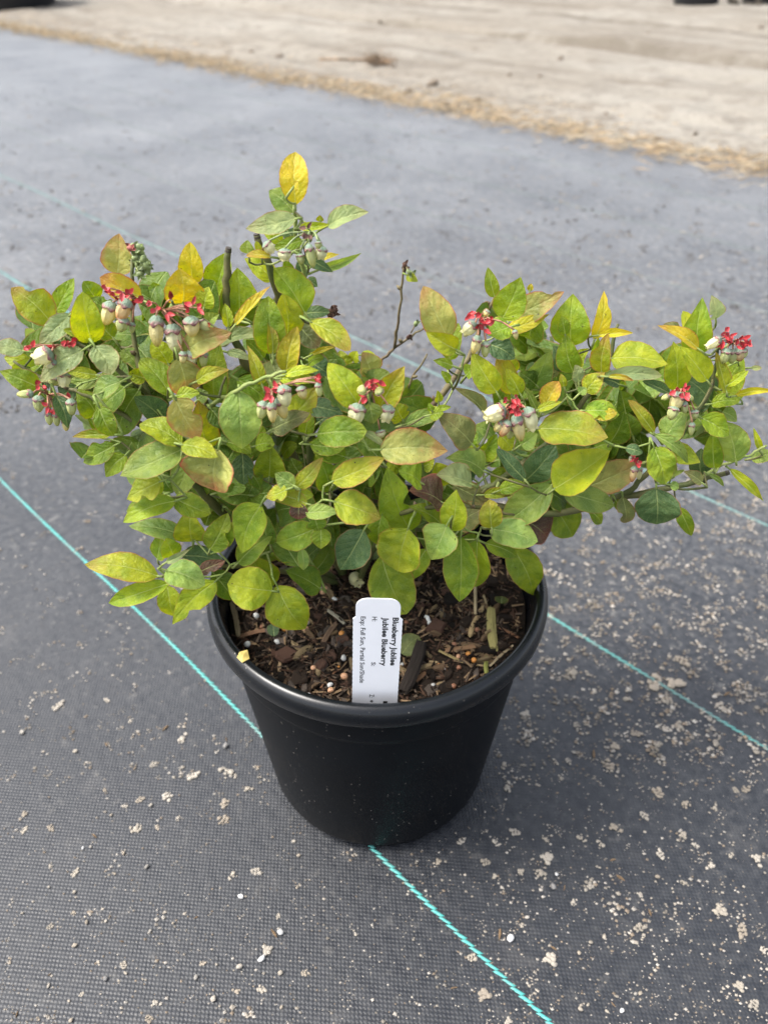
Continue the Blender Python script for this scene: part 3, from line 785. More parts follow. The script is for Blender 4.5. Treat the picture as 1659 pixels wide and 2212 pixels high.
# traced leaves: base x y, tip x y, apparent width, colour, layer (0 = front of the bush) inside a zoom window
LEAVES = {
 (0, 580, 2.37): """725 315 730 80 170 R 1;320 620 82 408 190 r 0;350 545 455 350 105 g 1;430 575 245 735 120 p 0;570 735 515 440 170 y 0;600 480 520 365 100 g 1;
 870 455 630 340 140 z 0;1130 490 1110 290 215 Y 0;1190 370 1172 140 130 Y 1;1330 440 1400 190 140 g 1;1260 525 1290 400 115 y 0;1000 490 950 370 140 g 2;1260 640 1350 565 95 P 1;
 150 790 -60 765 100 p 0;200 885 30 830 90 y 1;250 870 90 965 120 g 1;510 790 258 978 140 p 0;240 1015 8 918 125 g 0;590 765 690 930 150 p 0;530 725 400 660 55 y 0;600 940 415 912 62 y 0;
 625 960 408 1000 90 P 1;745 985 580 1112 105 P 0;480 1010 360 1095 110 b 1;860 975 770 900 100 b 2;600 1185 490 1045 150 g 1;860 1035 728 1310 190 d 1;770 1020 600 1175 130 g 1;615 1140 700 1312 120 g 0;
 350 1070 420 1262 95 b 0;1020 1235 838 1080 135 b 1;1060 1070 880 840 140 g 0;680 1310 455 1322 55 r 0;845 870 755 790 100 P 1;1040 870 945 740 120 y 1;700 710 600 590 120 g 1;690 560 560 470 110 g 1;
 830 780 930 700 90 b 2;720 830 620 790 90 g 2;900 960 800 930 90 y 1;330 770 290 660 110 b 2;290 1010 330 940 60 b 1;610 1290 545 1210 60 g 1""",
 (550, 380, 2.765): """608 415 605 50 185 Y 0;592 475 425 325 170 P 1;605 525 264 592 135 p 0;845 575 1122 480 118 p 0;785 545 785 500 50 r 1;640 592 842 565 55 y 0;590 665 500 565 95 b 1;510 695 380 590 100 g 1;
 655 680 440 735 85 g 0;270 775 262 680 92 P 0;352 772 325 690 45 y 0;430 800 258 790 52 z 0;445 965 248 815 140 y 1;545 955 530 820 75 g 1;680 800 872 905 85 b 0;640 820 690 945 95 b 1;758 845 917 780 50 Y 1;
 780 890 1070 775 62 P 0;690 960 765 1012 72 b 1;672 1195 465 888 220 g 0;640 1150 660 930 110 g 1;430 1490 415 1100 205 g 0;545 1375 520 1090 190 y 0;200 1305 190 895 255 g 1;178 1283 412 1015 62 z 0;125 1305 100 1140 72 y 0;
 685 1205 842 1190 85 b 1;955 1600 925 1480 130 y 3;1080 1505 1175 1505 65 y 3;1410 930 1485 972 62 y 3;240 1240 170 1200 70 g 1;590 300 625 255 60 Y 0;1030 1560 1050 1480 70 y 3""",
 (400, 800, 3.318): """260 415 635 225 195 R 0;570 312 982 240 115 p 1;640 390 852 462 75 p 1;1030 400 990 110 92 r 0;950 445 825 290 155 g 1;935 660 815 340 110 r 0;1150 560 1238 180 175 Y 0;940 645 1140 450 210 p 1;
 1140 585 1418 545 82 y 0;1100 620 1385 640 135 y 0;730 630 1000 830 200 g 1;1360 130 1690 360 175 r 0;1255 155 1425 335 170 o 1;1340 490 1465 430 95 g 1;1370 412 1552 345 42 Y 1;530 805 575 330 275 g 1;378 640 645 542 115 r 0;
 215 450 290 755 275 R 0;205 765 388 735 115 y 0;380 805 458 735 115 P 1;195 800 392 1122 265 R 0;470 1220 395 825 235 r 1;242 1180 -105 1015 205 y 0;250 1190 545 1290 165 y 0;100 965 250 1155 105 y 1;740 730 762 1208 330 P 0;
 500 880 640 1065 160 d 1;340 1285 205 1612 200 P 1;560 1235 520 1578 410 R 0;770 1270 780 1525 180 b 1;635 1165 842 1255 125 g 1;885 1200 1038 1180 150 g 1;890 1085 972 1110 95 g 1;1000 1460 1010 1195 245 g 1;
 1030 1055 1335 915 165 o 0;1160 965 1405 695 225 r 0;1310 1115 1350 895 125 g 1;1360 1185 1645 1205 155 g 1;1222 1565 1452 1308 135 r 0;1220 1530 1058 1440 150 P 1;1255 1425 1190 1305 125 d 1;1530 1585 1400 1290 165 g 1;
 1560 1515 1665 1325 155 g 1;1150 1575 978 1640 135 r 0;1150 1600 1375 1625 115 y 0;890 1500 815 1645 150 d 1;1360 475 1520 575 165 b 2;1350 850 1625 905 160 b 1;560 1600 790 1560 150 d 1;830 1420 920 1560 120 d 1;1120 1290 1230 1180 110 g 2;
 1420 1000 1500 940 120 b 2;80 1500 160 1590 110 d 1;880 990 1000 1060 110 d 2;1290 1640 1400 1480 130 d 2;20 1480 60 1610 110 g 0""",
 (700, 900, 2.212): """520 345 348 108 160 y 0;590 160 545 45 125 R 2;560 255 680 155 135 P 2;640 358 776 128 145 r 0;770 425 720 325 110 y 1;582 330 605 445 112 P 0;285 510 552 490 160 g 0;555 500 662 580 45 p 0;640 655 505 520 135 d 1;
 650 600 1017 605 190 R 0;790 452 1005 392 85 P 1;1165 562 985 398 155 o 1;372 780 642 650 135 r 0;350 835 285 640 135 g 1;382 900 640 978 175 r 0;215 962 400 960 85 P 0;218 910 0 850 95 r 0;172 905 170 998 95 n 0;
 812 1058 690 728 205 g 1;870 785 750 725 145 g 1;990 1030 815 928 105 g 1;992 900 833 825 165 n 1;1050 1062 1078 838 145 y 0;1085 1042 1238 930 155 o 1;1060 800 1262 885 115 o 2;1282 1048 1272 893 122 r 0;1622 808 1362 1018 185 P 0;
 1162 795 990 732 115 p 1;1232 722 1028 650 135 P 1;1000 810 960 680 165 y 2;800 1060 745 1292 245 y 0;650 975 625 1150 125 g 1;545 1068 408 1292 195 b 0;650 1215 790 1535 245 g 0;905 1175 830 1345 115 g 1;1022 1040 930 1228 195 P 0;
 1105 1108 1090 1470 185 g 0;1200 1128 1188 1382 155 g 0;1250 1140 1428 1218 95 g 0;1278 1058 1538 1125 155 P 0;1475 1005 1612 1100 175 n 1;1405 1165 1520 1432 175 g 1;268 1055 52 1132 150 g 0;268 995 290 1065 122 g 0;300 1050 300 1168 105 g 0;
 190 1170 200 1290 62 P 0;560 770 640 720 110 d 2;480 820 560 760 120 d 2;720 900 660 980 120 d 2;690 660 760 720 110 y 2;880 700 950 660 80 y 2;1130 960 1200 1040 120 d 2;440 640 240 560 120 g 1;1240 860 1390 860 60 r 1;560 580 480 620 90 d 2""",
 (200, 1150, 2.37): """645 50 285 205 190 P 0;515 248 300 345 155 y 0;530 330 312 428 88 g 1;605 368 298 492 125 g 0;232 25 50 125 125 g 1;302 85 180 215 115 g 1;605 350 820 442 135 g 0;662 582 335 508 115 P 1;715 612 700 420 175 y 1;
 825 662 912 468 145 g 1;890 642 968 500 100 g 1;500 722 505 572 78 g 1;600 702 558 600 115 g 1;495 828 68 758 155 r 0;562 878 210 992 115 g 0;558 795 782 872 165 P 0;660 705 905 745 120 b 1;770 800 908 738 75 n 0;558 742 692 668 42 p 0;
 560 890 592 1072 135 y 1;852 868 602 1118 155 y 0;840 805 982 965 135 d 1;1202 920 945 880 240 y 0;1240 895 1402 1165 235 y 0;1205 892 1085 720 180 g 1;1000 745 1185 580 130 g 1;1135 398 1020 682 198 g 0;1192 632 1160 455 115 d 1;1345 680 1200 700 130 g 1;
 1060 330 868 310 125 d 1;1058 340 1222 310 152 d 1;1342 272 1228 198 105 P 0;1500 905 1300 800 150 d 1;1120 640 1000 690 110 d 2;1400 730 1500 640 130 d 2;800 230 720 330 120 d 2;540 230 585 300 85 d 1;960 420 1080 480 120 d 2;700 360 850 420 100 P 2""",
 (1050, 680, 1.746): """200 348 95 123 138 R 0;240 402 113 325 85 y 0;210 445 250 288 85 g 1;225 477 140 450 42 g 0;415 162 385 33 58 g 1;448 262 530 80 135 g 0;525 242 722 143 115 R 0;470 312 657 243 62 Y 0;482 300 388 335 105 g 0;
 395 380 503 442 95 b 1;575 135 580 103 26 Y 1;762 382 770 158 160 g 0;870 352 921 150 68 Y 0;890 337 1037 322 37 Y 0;735 335 718 253 52 g 0;772 502 738 338 100 g 0;742 492 688 388 85 b 1;580 602 662 433 108 P 1;422 592 328 428 108 y 0;
 490 602 435 433 85 r 1;502 512 463 422 62 r 1;530 602 470 493 72 y 0;368 692 240 580 48 o 1;672 530 660 440 62 o 1;610 682 556 575 32 P 0;640 662 702 550 78 z 0;610 677 715 640 36 y 0;900 502 930 335 85 r 0;830 592 912 508 85 r 0;
 795 545 780 475 52 p 0;800 602 830 575 60 P 0;730 572 715 515 32 r 0;792 472 840 400 62 y 1;950 442 1192 468 125 y 1;920 522 1167 520 58 p 0;930 526 1042 540 22 z 0;990 622 1185 555 120 P 2;828 680 980 690 85 g 0;860 702 967 688 55 Y 0;
 620 762 917 800 155 r 0;1010 692 985 588 88 d 1;940 822 1000 690 105 d 1;1042 792 1010 690 85 d 1;1136 777 1028 638 52 r 0;690 1032 927 868 165 y 0;850 1022 1067 928 130 R 1;730 1050 953 1112 110 P 0;680 1110 775 1252 140 g 2;850 1140 902 1190 55 g 1;
 1140 850 1190 1007 118 g 0;1190 852 1342 912 88 y 1;1140 792 1292 912 48 P 0;1190 812 1282 690 108 P 0;1010 850 1087 870 48 b 0;535 835 605 785 80 P 1;550 992 428 858 65 b 0;560 992 682 858 120 b 1;350 892 422 790 95 g 2;290 852 332 785 85 g 2;
 440 1042 545 1010 62 g 1;440 790 492 857 75 y 1;602 562 535 508 85 d 1;590 470 590 370 34 Y 3;640 440 660 390 60 y 3;620 450 600 420 40 y 3;410 800 330 750 70 P 2;120 700 180 690 60 g 1;160 640 155 590 35 y 1;150 680 215 660 28 g 1;210 550 175 500 32 g 1;
 130 680 115 650 30 g 1;285 520 325 480 60 g 1;870 440 885 350 40 g 1;980 560 900 540 50 b 1;450 900 560 870 70 b 2;640 920 740 980 90 b 2;400 960 480 1010 90 g 2;760 900 860 840 110 d 2;880 930 960 860 110 d 2;980 780 1080 730 100 P 2;1100 700 1160 640 80 b 2;320 990 280 960 60 b 1;870 850 950 830 90 g 1""",
 (1500, 750, 3.318): """1040 558 1085 128 225 g 0;1030 542 925 212 140 y 1;1205 262 1185 78 125 p 1;892 402 758 318 85 p 1;1045 520 718 328 105 z 0;870 872 838 478 210 y 1;1125 792 903 512 175 y 0;1150 972 888 755 250 b 1;802 912 578 808 75 b 0;
 1315 670 1110 772 55 y 1;1245 932 1432 605 240 g 1;1295 892 1205 560 92 r 0;1300 842 1478 718 72 y 0;1380 932 1700 888 58 Y 0;1170 1000 1402 978 115 g 1;1508 690 1600 690 42 p 1;1082 1125 1307 1272 175 g 0;1250 1065 1382 1150 105 P 1;1375 1492 1290 1170 240 P 0;
 1190 1552 1180 1248 148 g 0;1080 1622 1080 1395 158 b 1;1082 1682 933 1588 92 o 0;1592 1392 1530 1213 52 y 0;1510 1470 1710 1435 115 P 0;1330 1568 1632 1832 75 y 0;1140 1612 1272 1712 42 P 0;810 1700 888 1720 72 P 0;812 1652 842 1490 62 P 1;830 1632 932 1570 32 P 0;
 690 1738 690 2035 350 b 0;882 1895 992 2152 115 g 1;400 1810 425 2032 135 o 1;340 1830 400 1930 70 g 1;112 1920 216 2032 85 g 1;150 1720 262 1790 85 b 1;1040 1040 1150 1010 95 b 1;930 620 890 540 110 b 2;1420 960 1370 880 90 g 2;1060 590 1130 640 90 g 1""",
}
bush = empty('blueberry_bush', (POTX, POTY + 0.03, SOILZ - 0.01))
tag(bush, 'leafy blueberry bush with cream bell flowers growing in the black pot', 'shrub')
BO = bush.location.copy()
def child(o):                                            # keep world placement under the bush empty
    o.parent = bush
    o.location = o.location - BO
    return o
# ---- main stems: photograph points with the distance Y each point stands at
STEMS = [
 ([(740, 1262, .424), (640, 1200, .405), (510, 1130, .385), (430, 1055, .37), (370, 960, .365), (320, 850, .37), (290, 720, .382), (287, 560, .392)], .0045, .0012, 'stem'),
 ([(752, 1262, .428), (700, 1150, .41), (640, 1000, .40), (560, 850, .392), (505, 720, .392), (489, 640, .397), (494, 538, .40)], .0045, .0022, 'stem'),
 ([(762, 1262, .432), (720, 1100, .425), (660, 900, .415), (622, 720, .41), (590, 600, .402), (555, 508, .40)], .0042, .0022, 'stem'),
 ([(622, 720, .41), (655, 600, .40), (641, 520, .395), (637, 440, .393)], .0022, .0010, 'petiole'),
 ([(792, 1255, .43), (800, 1130, .42), (845, 990, .412), (925, 890, .415), (1010, 775, .425), (1040, 700, .428), (1070, 640, .428)], .0038, .0012, 'twig'),
 ([(802, 1255, .426), (900, 1150, .405), (1000, 1080, .392), (1080, 1040, .388), (1180, 960, .392), (1250, 880, .40), (1310, 790, .405), (1335, 700, .412)], .0042, .0011, 'stem'),
 ([(1000, 1080, .392), (1180, 1110, .388), (1320, 1080, .388), (1380, 1040, .388), (1460, 950, .39), (1530, 850, .395), (1550, 750, .40)], .0033, .0011, 'stem'),
 ([(1320, 1080, .388), (1440, 1055, .384), (1572, 1021, .38)], .0026, .0020, 'stem'),
 ([(1505, 1036, .382), (1560, 1005, .379), (1615, 985, .377), (1655, 962, .375)], .0013, .0008, 'petiole'),
 ([(772, 1258, .424), (790, 1100, .405), (765, 950, .385), (800, 850, .382)], .0036, .0012, 'stem'),
 ([(780, 1150, .41), (690, 1090, .385), (672, 1020, .375), (667, 940, .372)], .0026, .0022, 'stem'),
 ([(735, 1262, .42), (650, 1240, .39), (520, 1222, .365), (400, 1232, .352), (340, 1248, .346)], .0028, .0010, 'stem'),
 ([(775, 1258, .418), (810, 1180, .38), (860, 1110, .352), (1000, 1095, .345), (1110, 1112, .350)], .0030, .0010, 'stem'),
 ([(700, 880, .415), (760, 825, .455), (820, 780, .472), (862, 746, .475), (918, 707, .478)], .0020, .0008, 'twig'),
 ([(852, 752, .474), (862, 680, .472), (874, 568, .472)], .0014, .0008, 'twig'),
 ([(845, 990, .412), (866, 920, .445), (880, 840, .452), (923, 764, .455)], .0017, .0007, 'twig'),
 ([(370, 960, .365), (280, 905, .362), (180, 850, .366), (100, 822, .372), (30, 780, .378)], .0022, .0009, 'stem'),
 ([(320, 850, .37), (215, 770, .368), (120, 715, .374)], .0018, .0009, 'stem'),
 ([(510, 1130, .39), (470, 950, .385), (430, 820, .372), (400, 700, .366), (372, 650, .36)], .0020, .0009, 'stem'),
 ([(450, 880, .378), (502, 849, .338), (560, 822, .334), (618, 803, .332)], .0015, .0010, 'petiole'),
]
nodes = []                                               # points on wood that leaves can grow from
for pts, r0, r1, mt in STEMS:
    P = spline([at_y(*p) for p in pts], 6)
    n = len(P)
    mb = MB()
    rad = []
    for i in range(n):
        r = (r0 + (r1 - r0) * i / (n - 1)) * .78
        rad.append(r * (1.18 if i % 6 == 3 else U(.95, 1.05)))
    P = [p + Vector((U(-1, 1), U(-1, 1), U(-1, 1))) * .0006 if 0 < i < n - 1 else p for i, p in enumerate(P)]
    mb.tube(P, rad, 9)
    o = mb.build('stem' if mt != 'twig' else 'twig', [M[mt]], None, True, P[0])
    child(o)
    if (r1 > .0019) and mt == 'stem':                    # pruned end
        mc = MB()
        d = (P[-1] - P[-2]).normalized()
        mc.tube([P[-1] - d * .0015, P[-1] + d * .0008], [r1 * .84, r1 * .7], 9)
        c = mc.build('cut_end', [M['cut']], None, False)
        c.parent = o
        c.location = -P[0]
    for i, p in enumerate(P):
        if p.z > SOILZ + .02: nodes.append((p, rad[i]))
    if mt != 'petiole':                                  # dormant buds along the wood
        for i in range(4, n - 1, 5):
            if rnd() < .6:
                d = Vector((U(-1, 1), U(-1, 1), U(.2, 1))).normalized()
                mq = MB()
                q = P[i] + d * rad[i] * .8
                mq.tube([q, q + d * .0016, q + d * .0034], [.0012, .0013, .0003], 6)
                c = mq.build('bud', [M['twig']], None)
                c.parent = o; c.location = -P[0]

leaves = []
for (ox, oy, s), txt in LEAVES.items():
    W_ = win(ox, oy, s)
    for e in txt.replace('\n', ' ').split(';'):
        q = e.split()
        if len(q) != 7: continue
        bx, by, tx, ty, w = map(float, q[:5])
        b2, t2 = W_(bx, by), W_(tx, ty)
        leaves.append((b2, t2, w / s / 1.2055, q[5], int(q[6])))
rl = random.Random(21)
recs = []
for (b2, t2, w, c, lay) in leaves:
    Y = front_y((b2[0] + t2[0]) / 2, (b2[1] + t2[1]) / 2) + lay * .026 + rl.uniform(-.005, .005)
    if lay == 3: Y = .47
    base = at_y(b2[0], b2[1], Y)
    Lpx = math.hypot(t2[0] - b2[0], t2[1] - b2[1])
    Lm = Lpx / F * depth(base)
    down = (t2[1] - b2[1]) / max(Lpx, 1)
    dY = (rl.uniform(-.35, .12) - .12 * down) * Lm + (0.10 * Lm if lay == 0 and down < -.5 else 0)
    tip = at_y(t2[0], t2[1], Y + dY)
    tip, base = tip + (tip - base) * .04, base - (tip - base) * .02
    recs.append([base, tip, w / F * depth(base), c, lay])
def grow(rec, rr, mb, uvs, mets, hi=True):
    base, tip, w, c, lay = rec
    mid = (base + tip) / 2
    view = (CAM - mid).normalized()
    A = (tip - base).normalized()
    N = view * rr.uniform(.75, 1.1) + Vector((0, 0, 1)) * rr.uniform(.15, .75) + Vector((rr.uniform(-.35, .35), rr.uniform(-.3, .3), 0))
    N = (N - A * N.dot(A)).normalized()
    S = A.cross(N)
    pp = view.cross(A)
    k = abs(S.dot(pp.normalized())) if pp.length > .05 else .7
    L = (tip - base).length
    width = w / max(k, .55)
    width = min(width * 1.12, L * 1.3)
    narrow = width < .34 * L
    notchp = None
    if rr.random() < .12 and not narrow: notchp = (rr.uniform(.25, .8), rr.uniform(.3, .75), rr.choice([-1, 1]))
    return leaf_mesh(base, tip, width, N, mb, uvs, mets, rr, fold=(rr.uniform(.04, .3) if rr.random() < .75 else rr.uniform(.35, .6)) if not narrow else rr.uniform(.5, .9), arch=rr.uniform(.02, .13), a_=rr.uniform(.5, .66),
                     b_=rr.choice((rr.uniform(.6, .8), rr.uniform(.82, 1.08), rr.uniform(.82, 1.08))), wave=rr.uniform(.02, .075), notchp=notchp, nu=14 if hi else 9, nv=8 if hi else 4, curl=rr.uniform(0, .03) if rr.random() < .72 else rr.uniform(.06, .16), twist=rr.uniform(-.5, .5))
# connect every leaf to the nearest wood (nearest-first, so shoots grow on from shoots)
todo = list(range(len(recs)))
best = {}
for i in todo:
    b = recs[i][0]
    best[i] = min(((b - n[0]).length, k) for k, n in enumerate(nodes))
small = set(sorted(range(len(recs)), key=lambda q: recs[q][2] * (recs[q][1] - recs[q][0]).length)[:max(0, len(recs) - 298)])   # the smallest leaves by area, wherever they grow; named leaflet
while todo:
    i = min(todo, key=lambda q: best[q][0])
    todo.remove(i)
    d, k = best[i]
    rec = recs[i]
    base = rec[0]
    src, sr = nodes[k]
    rr = random.Random(1000 + i)
    mb = MB(); uvs = []; mets = []
    A, N, L = grow(rec, rr, mb, uvs, mets)
    # own short stalk, continuing into a twig when the wood is further off
    pl = min(.006, max(.003, d * .5))
    q0 = base - A * pl - N * pl * .25
    mb.tube([q0, base - A * pl * .5 - N * pl * .08, base + A * .001], [.0007, .00062, .00055], 6, 1)
    me = mesh_from('leaf', [p - base for p in mb.v], mb.f, [M['leaf'], M['petiole']], True, mb.m)
    set_uvs(me, uvs, mets)
    o = obj('leaflet' if i in small else 'leaf', me, None, base)
    child(o)
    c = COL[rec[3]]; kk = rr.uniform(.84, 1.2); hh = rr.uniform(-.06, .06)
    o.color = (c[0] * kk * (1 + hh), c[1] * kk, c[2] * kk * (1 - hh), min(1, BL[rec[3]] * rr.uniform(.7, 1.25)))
    if rec[3] == 'n': o['label'] = 'withered purple-brown leaf'
    if d > .004:
        r1 = .00055 if d < .02 else .0007
        mid = src.lerp(q0, .55) + Vector((0, 0, -1)) * d * .06 + (src - q0).cross(N) * .06
        mt = MB()
        pts = spline([src, mid, q0], 4)
        mt.tube(pts, [max(r1, min(sr * .7, .0012)) + (r1 - max(r1, min(sr * .7, .0012))) * j / (len(pts) - 1) for j in range(len(pts))], 6)
        t_ = mt.build('twig', [M['petiole'] if rr.random() < .6 else M['stem']], None, True, src)
        child(t_)
        for p in pts[2:]: nodes.append((p, r1))
        k0 = len(nodes) - len(pts) + 2
    else:
        k0 = len(nodes)
        nodes.append((q0, .0007))
    for j in todo:
        b = recs[j][0]
        for k2 in range(k0, len(nodes)):
            dd = (b - nodes[k2][0]).length
            if dd < best[j][0]: best[j] = (dd, k2)
# inner foliage that reads only as a mass between the leaves in front
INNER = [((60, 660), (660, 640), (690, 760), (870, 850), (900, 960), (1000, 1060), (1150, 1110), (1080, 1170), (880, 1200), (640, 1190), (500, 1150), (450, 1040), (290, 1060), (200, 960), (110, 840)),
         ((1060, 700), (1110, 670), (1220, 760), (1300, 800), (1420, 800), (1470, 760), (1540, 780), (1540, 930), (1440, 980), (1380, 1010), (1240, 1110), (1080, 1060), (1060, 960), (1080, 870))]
def inside(p, poly):
    c = False
    for (x0, y0), (x1, y1) in zip(poly, poly[1:] + poly[:1]):
        if (y0 > p[1]) != (y1 > p[1]) and p[0] < (x1 - x0) * (p[1] - y0) / (y1 - y0) + x0: c = not c
    return c
mb = MB(); uvs = []; mets = []
rr = random.Random(5)
for poly, cnt in zip(INNER, (330, 170)):
    xs = [p[0] for p in poly]; ys = [p[1] for p in poly]
    k = 0
    while k < cnt:
        p = (rr.uniform(min(xs), max(xs)), rr.uniform(min(ys), max(ys)))
        if not inside(p, poly): continue
        k += 1
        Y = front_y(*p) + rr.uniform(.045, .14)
        tip = at_y(p[0], p[1], Y)
        src = min((n[0] for n in nodes[::3]), key=lambda q: (q - tip).length)
        d = (tip - src)
        L = rr.uniform(.024, .04)
        dirn = (d.normalized() if d.length > .004 else Vector((0, 0, 1))) + Vector((rr.uniform(-.6, .6), rr.uniform(-.6, .6), rr.uniform(-.5, .5)))
        base = tip - dirn.normalized() * L
        A = dirn.normalized()
        N = Vector((rr.uniform(-.5, .5), rr.uniform(-1, .1), rr.uniform(.2, 1)))
        k0 = len(mb.v)
        leaf_mesh(base, tip, L * rr.uniform(.5, .68), N, mb, uvs, mets, rr, fold=rr.uniform(.05, .3), nu=9, nv=4)
me = mesh_from('inner_leaves', mb.v, mb.f, [M['leaf']], True, mb.m)
set_uvs(me, uvs, mets)
o = obj('inner_leaves', me)
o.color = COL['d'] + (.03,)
o['kind'] = 'stuff'
child(o)

# ---------------------------------------------------------------- flowers
def bell_mesh(name, prof, mat, lobes=5, flare=0.0, n=20):
    def fn(r, z, a):
        k = math.cos(lobes * a)
        e = max(0, (z - .86) / .14)
        return r * (1 + .045 * k * min(1, z * 2)) * (1 + e * .12 * k), z + e * .05 * k
    v, f = lathe(prof, n, fn)
    return mesh_from(name, v, f, [mat])
OPEN = [(.10, .0), (.24, .06), (.335, .20), (.37, .40), (.365, .58), (.32, .74), (.25, .86), (.235, .92), (.285, .99), (.27, .985), (.20, .90), (.05, .7)]
SHUT = [(.12, .0), (.22, .08), (.285, .24), (.31, .42), (.29, .60), (.235, .78), (.155, .91), (.07, .985), (.0, 1.0)]
BELLS = {(k, s): bell_mesh('blossom', OPEN if s == 'o' else SHUT, M[k]) for k in ('cream', 'white', 'peach', 'greenish') for s in 'os'}
def calyx_mesh(rs):
    n = 30
    prof = [(.03, -.10), (.11, -.09), (.17, -.05), (.235 * rs, .02), (.285 * rs, .08), (.305 * rs, .13), (.335 * rs, .27), (.32 * rs, .26), (.27 * rs, .10)]
    def fn(r, z, a):
        if z > .12:
            k = .5 + .5 * math.cos(5 * a)
            z = .10 + (z - .10) * (.05 + .95 * k)
        return r * 1.06, z
    v, f = lathe(prof, n, fn)
    return mesh_from('calyx', v, f, [M['calyx']])
CALYX = {'o': calyx_mesh(1.08), 's': calyx_mesh(.98)}
def bract(mb, p, d, L, w, m):
    d = d.normalized()
    s = d.cross(Vector((.2, -.7, .6)))
    s = s.normalized() if s.length > .1 else Vector((1, 0, 0))
    n_ = s.cross(d)
    v = [p, p + d * L * .35 + s * w + n_ * w * .6, p + d * L * .35 - s * w + n_ * w * .6, p + d * L * .4 - n_ * w * .15, p + d * L * .8 + s * w * .7 + n_ * w * .5, p + d * L * .8 - s * w * .7 + n_ * w * .5, p + d * L * .85, p + d * L * 1.1 + n_ * w * .6]
    mb.add(v, [(0, 1, 3), (0, 3, 2), (1, 4, 6, 3), (2, 3, 6, 5), (4, 7, 6), (5, 6, 7)], m)
# each cluster: window, node, layer shift, bells (base x y tip x y width kind shape), red bracts (x y)
CL = [
 ((0, 580, 2.37), (850, 470), -.012, ["690 500 655 625 90 cream s", "785 485 740 602 88 peach s", "770 590 742 668 75 greenish s", "820 620 815 680 40 greenish s"], "660 400,690 425,760 430,800 440,820 470,890 475,700 455"),
 ((0, 580, 2.37), (1000, 540), -.014, ["965 590 972 758 92 cream s", "1065 640 1090 800 105 white s", "1180 590 1190 700 95 cream s", "1230 615 1300 660 60 greenish s", "1180 800 1170 885 80 white o", "1260 800 1255 890 55 greenish s", "1130 800 1130 870 50 cream s"], "940 490,960 530,1190 510,1170 540,1220 525,1060 470,1030 560,1280 640"),
 ((0, 580, 2.37), (400, 760), -.006, ["315 800 215 845 110 white o", "340 850 295 895 50 white s", "340 940 330 1000 80 greenish s", "400 930 400 1010 80 white o"], "150 765,200 770,340 770,330 800,385 760,440 760,470 735,440 745"),
 ((0, 580, 2.37), (300, 1060), -.004, ["240 1075 246 1165 70 greenish s", "305 1165 310 1245 50 greenish s", "345 1180 357 1252 45 greenish s", "440 1095 447 1185 60 greenish s", "405 1215 412 1282 45 cream s", "200 1055 110 1060 50 greenish s"], "245 1000,300 1130,315 1150,430 1090,265 1010"),
 ((400, 800, 3.318), (1050, 700), -.014, ["1120 690 1150 855 125 white s", "1085 795 1135 955 105 cream s", "1020 835 1032 992 88 cream s", "955 825 925 960 100 greenish s", "1270 690 1300 790 85 cream s", "1420 660 1440 770 60 greenish s"], "1010 740,1020 760,1060 700,1040 690,1080 730,1390 600,1410 610"),
 ((700, 900, 2.212), (590, 260), -.010, ["515 345 492 455 96 white s", "560 255 510 260 60 greenish s", "640 270 625 250 55 greenish s", "690 350 672 430 85 white o", "640 490 650 530 60 white s"], "580 200,600 215,625 205,590 235,615 235,560 290"),
 ((1000, 1000, 3.318), (1100, 190), -.018, ["1035 225 870 285 150 white o", "1070 325 1010 450 92 peach s", "1025 335 955 405 82 cream s", "1140 285 1185 485 112 cream s", "1230 220 1285 390 135 white o", "1100 370 1080 470 80 greenish s"], "1060 140,1100 130,1150 115,1170 220,1190 240,1060 260,1070 290,1090 200,1040 250,1130 160,1050 200,1160 190,1120 230,1080 230"),
 ((550, 380, 2.765), (720, 620), -.010, ["705 720 735 870 68 greenish s", "800 730 785 810 90 white o", "390 700 450 765 80 white o", "530 745 530 825 95 white o", "640 780 650 850 60 greenish s", "770 690 775 740 50 greenish s"], "690 600,700 640,650 640"),
 ((1050, 680, 1.746), (350, 260), -.006, ["325 285 272 330 58 white o", "338 345 318 420 42 cream s", "375 370 370 435 40 greenish s", "505 315 515 355 25 cream s", "385 225 370 250 30 cream s"], "310 240,330 235,330 255,345 270,370 275,380 290,365 310,395 262,350 300"),
 ((1500, 750, 3.318), (1330, 480), -.004, ["1240 440 1120 515 85 white o", "1400 530 1410 630 90 peach s", "1350 540 1340 650 80 greenish s", "1300 530 1265 650 85 greenish s", "1440 530 1450 600 70 greenish s"], "1280 375,1275 405,1300 430,1265 450,1320 420,1400 445,1440 440,1460 470,1430 500,1480 470,1350 470,1380 500,1250 480"),
 ((1500, 750, 3.318), (900, 890), -.010, ["895 915 825 1065 115 cream s", "850 1030 810 1135 95 greenish s", "930 990 935 1080 60 greenish s", "800 930 735 960 50 greenish s", "945 935 1010 960 55 greenish s", "1020 1060 1025 1130 70 greenish s", "1000 1170 990 1270 55 greenish s"], "860 890,880 885,930 885,940 900,930 935,920 960"),
 ((1500, 750, 3.318), (510, 1490), 0.0, ["505 1550 480 1670 65 peach s", "540 1550 540 1650 60 white s", "470 1460 462 1500 30 white s"], "500 1470,490 1500,530 1510,510 1520"),
]
def plane_pt(px, py, Y): return at_y(px, py, Y)
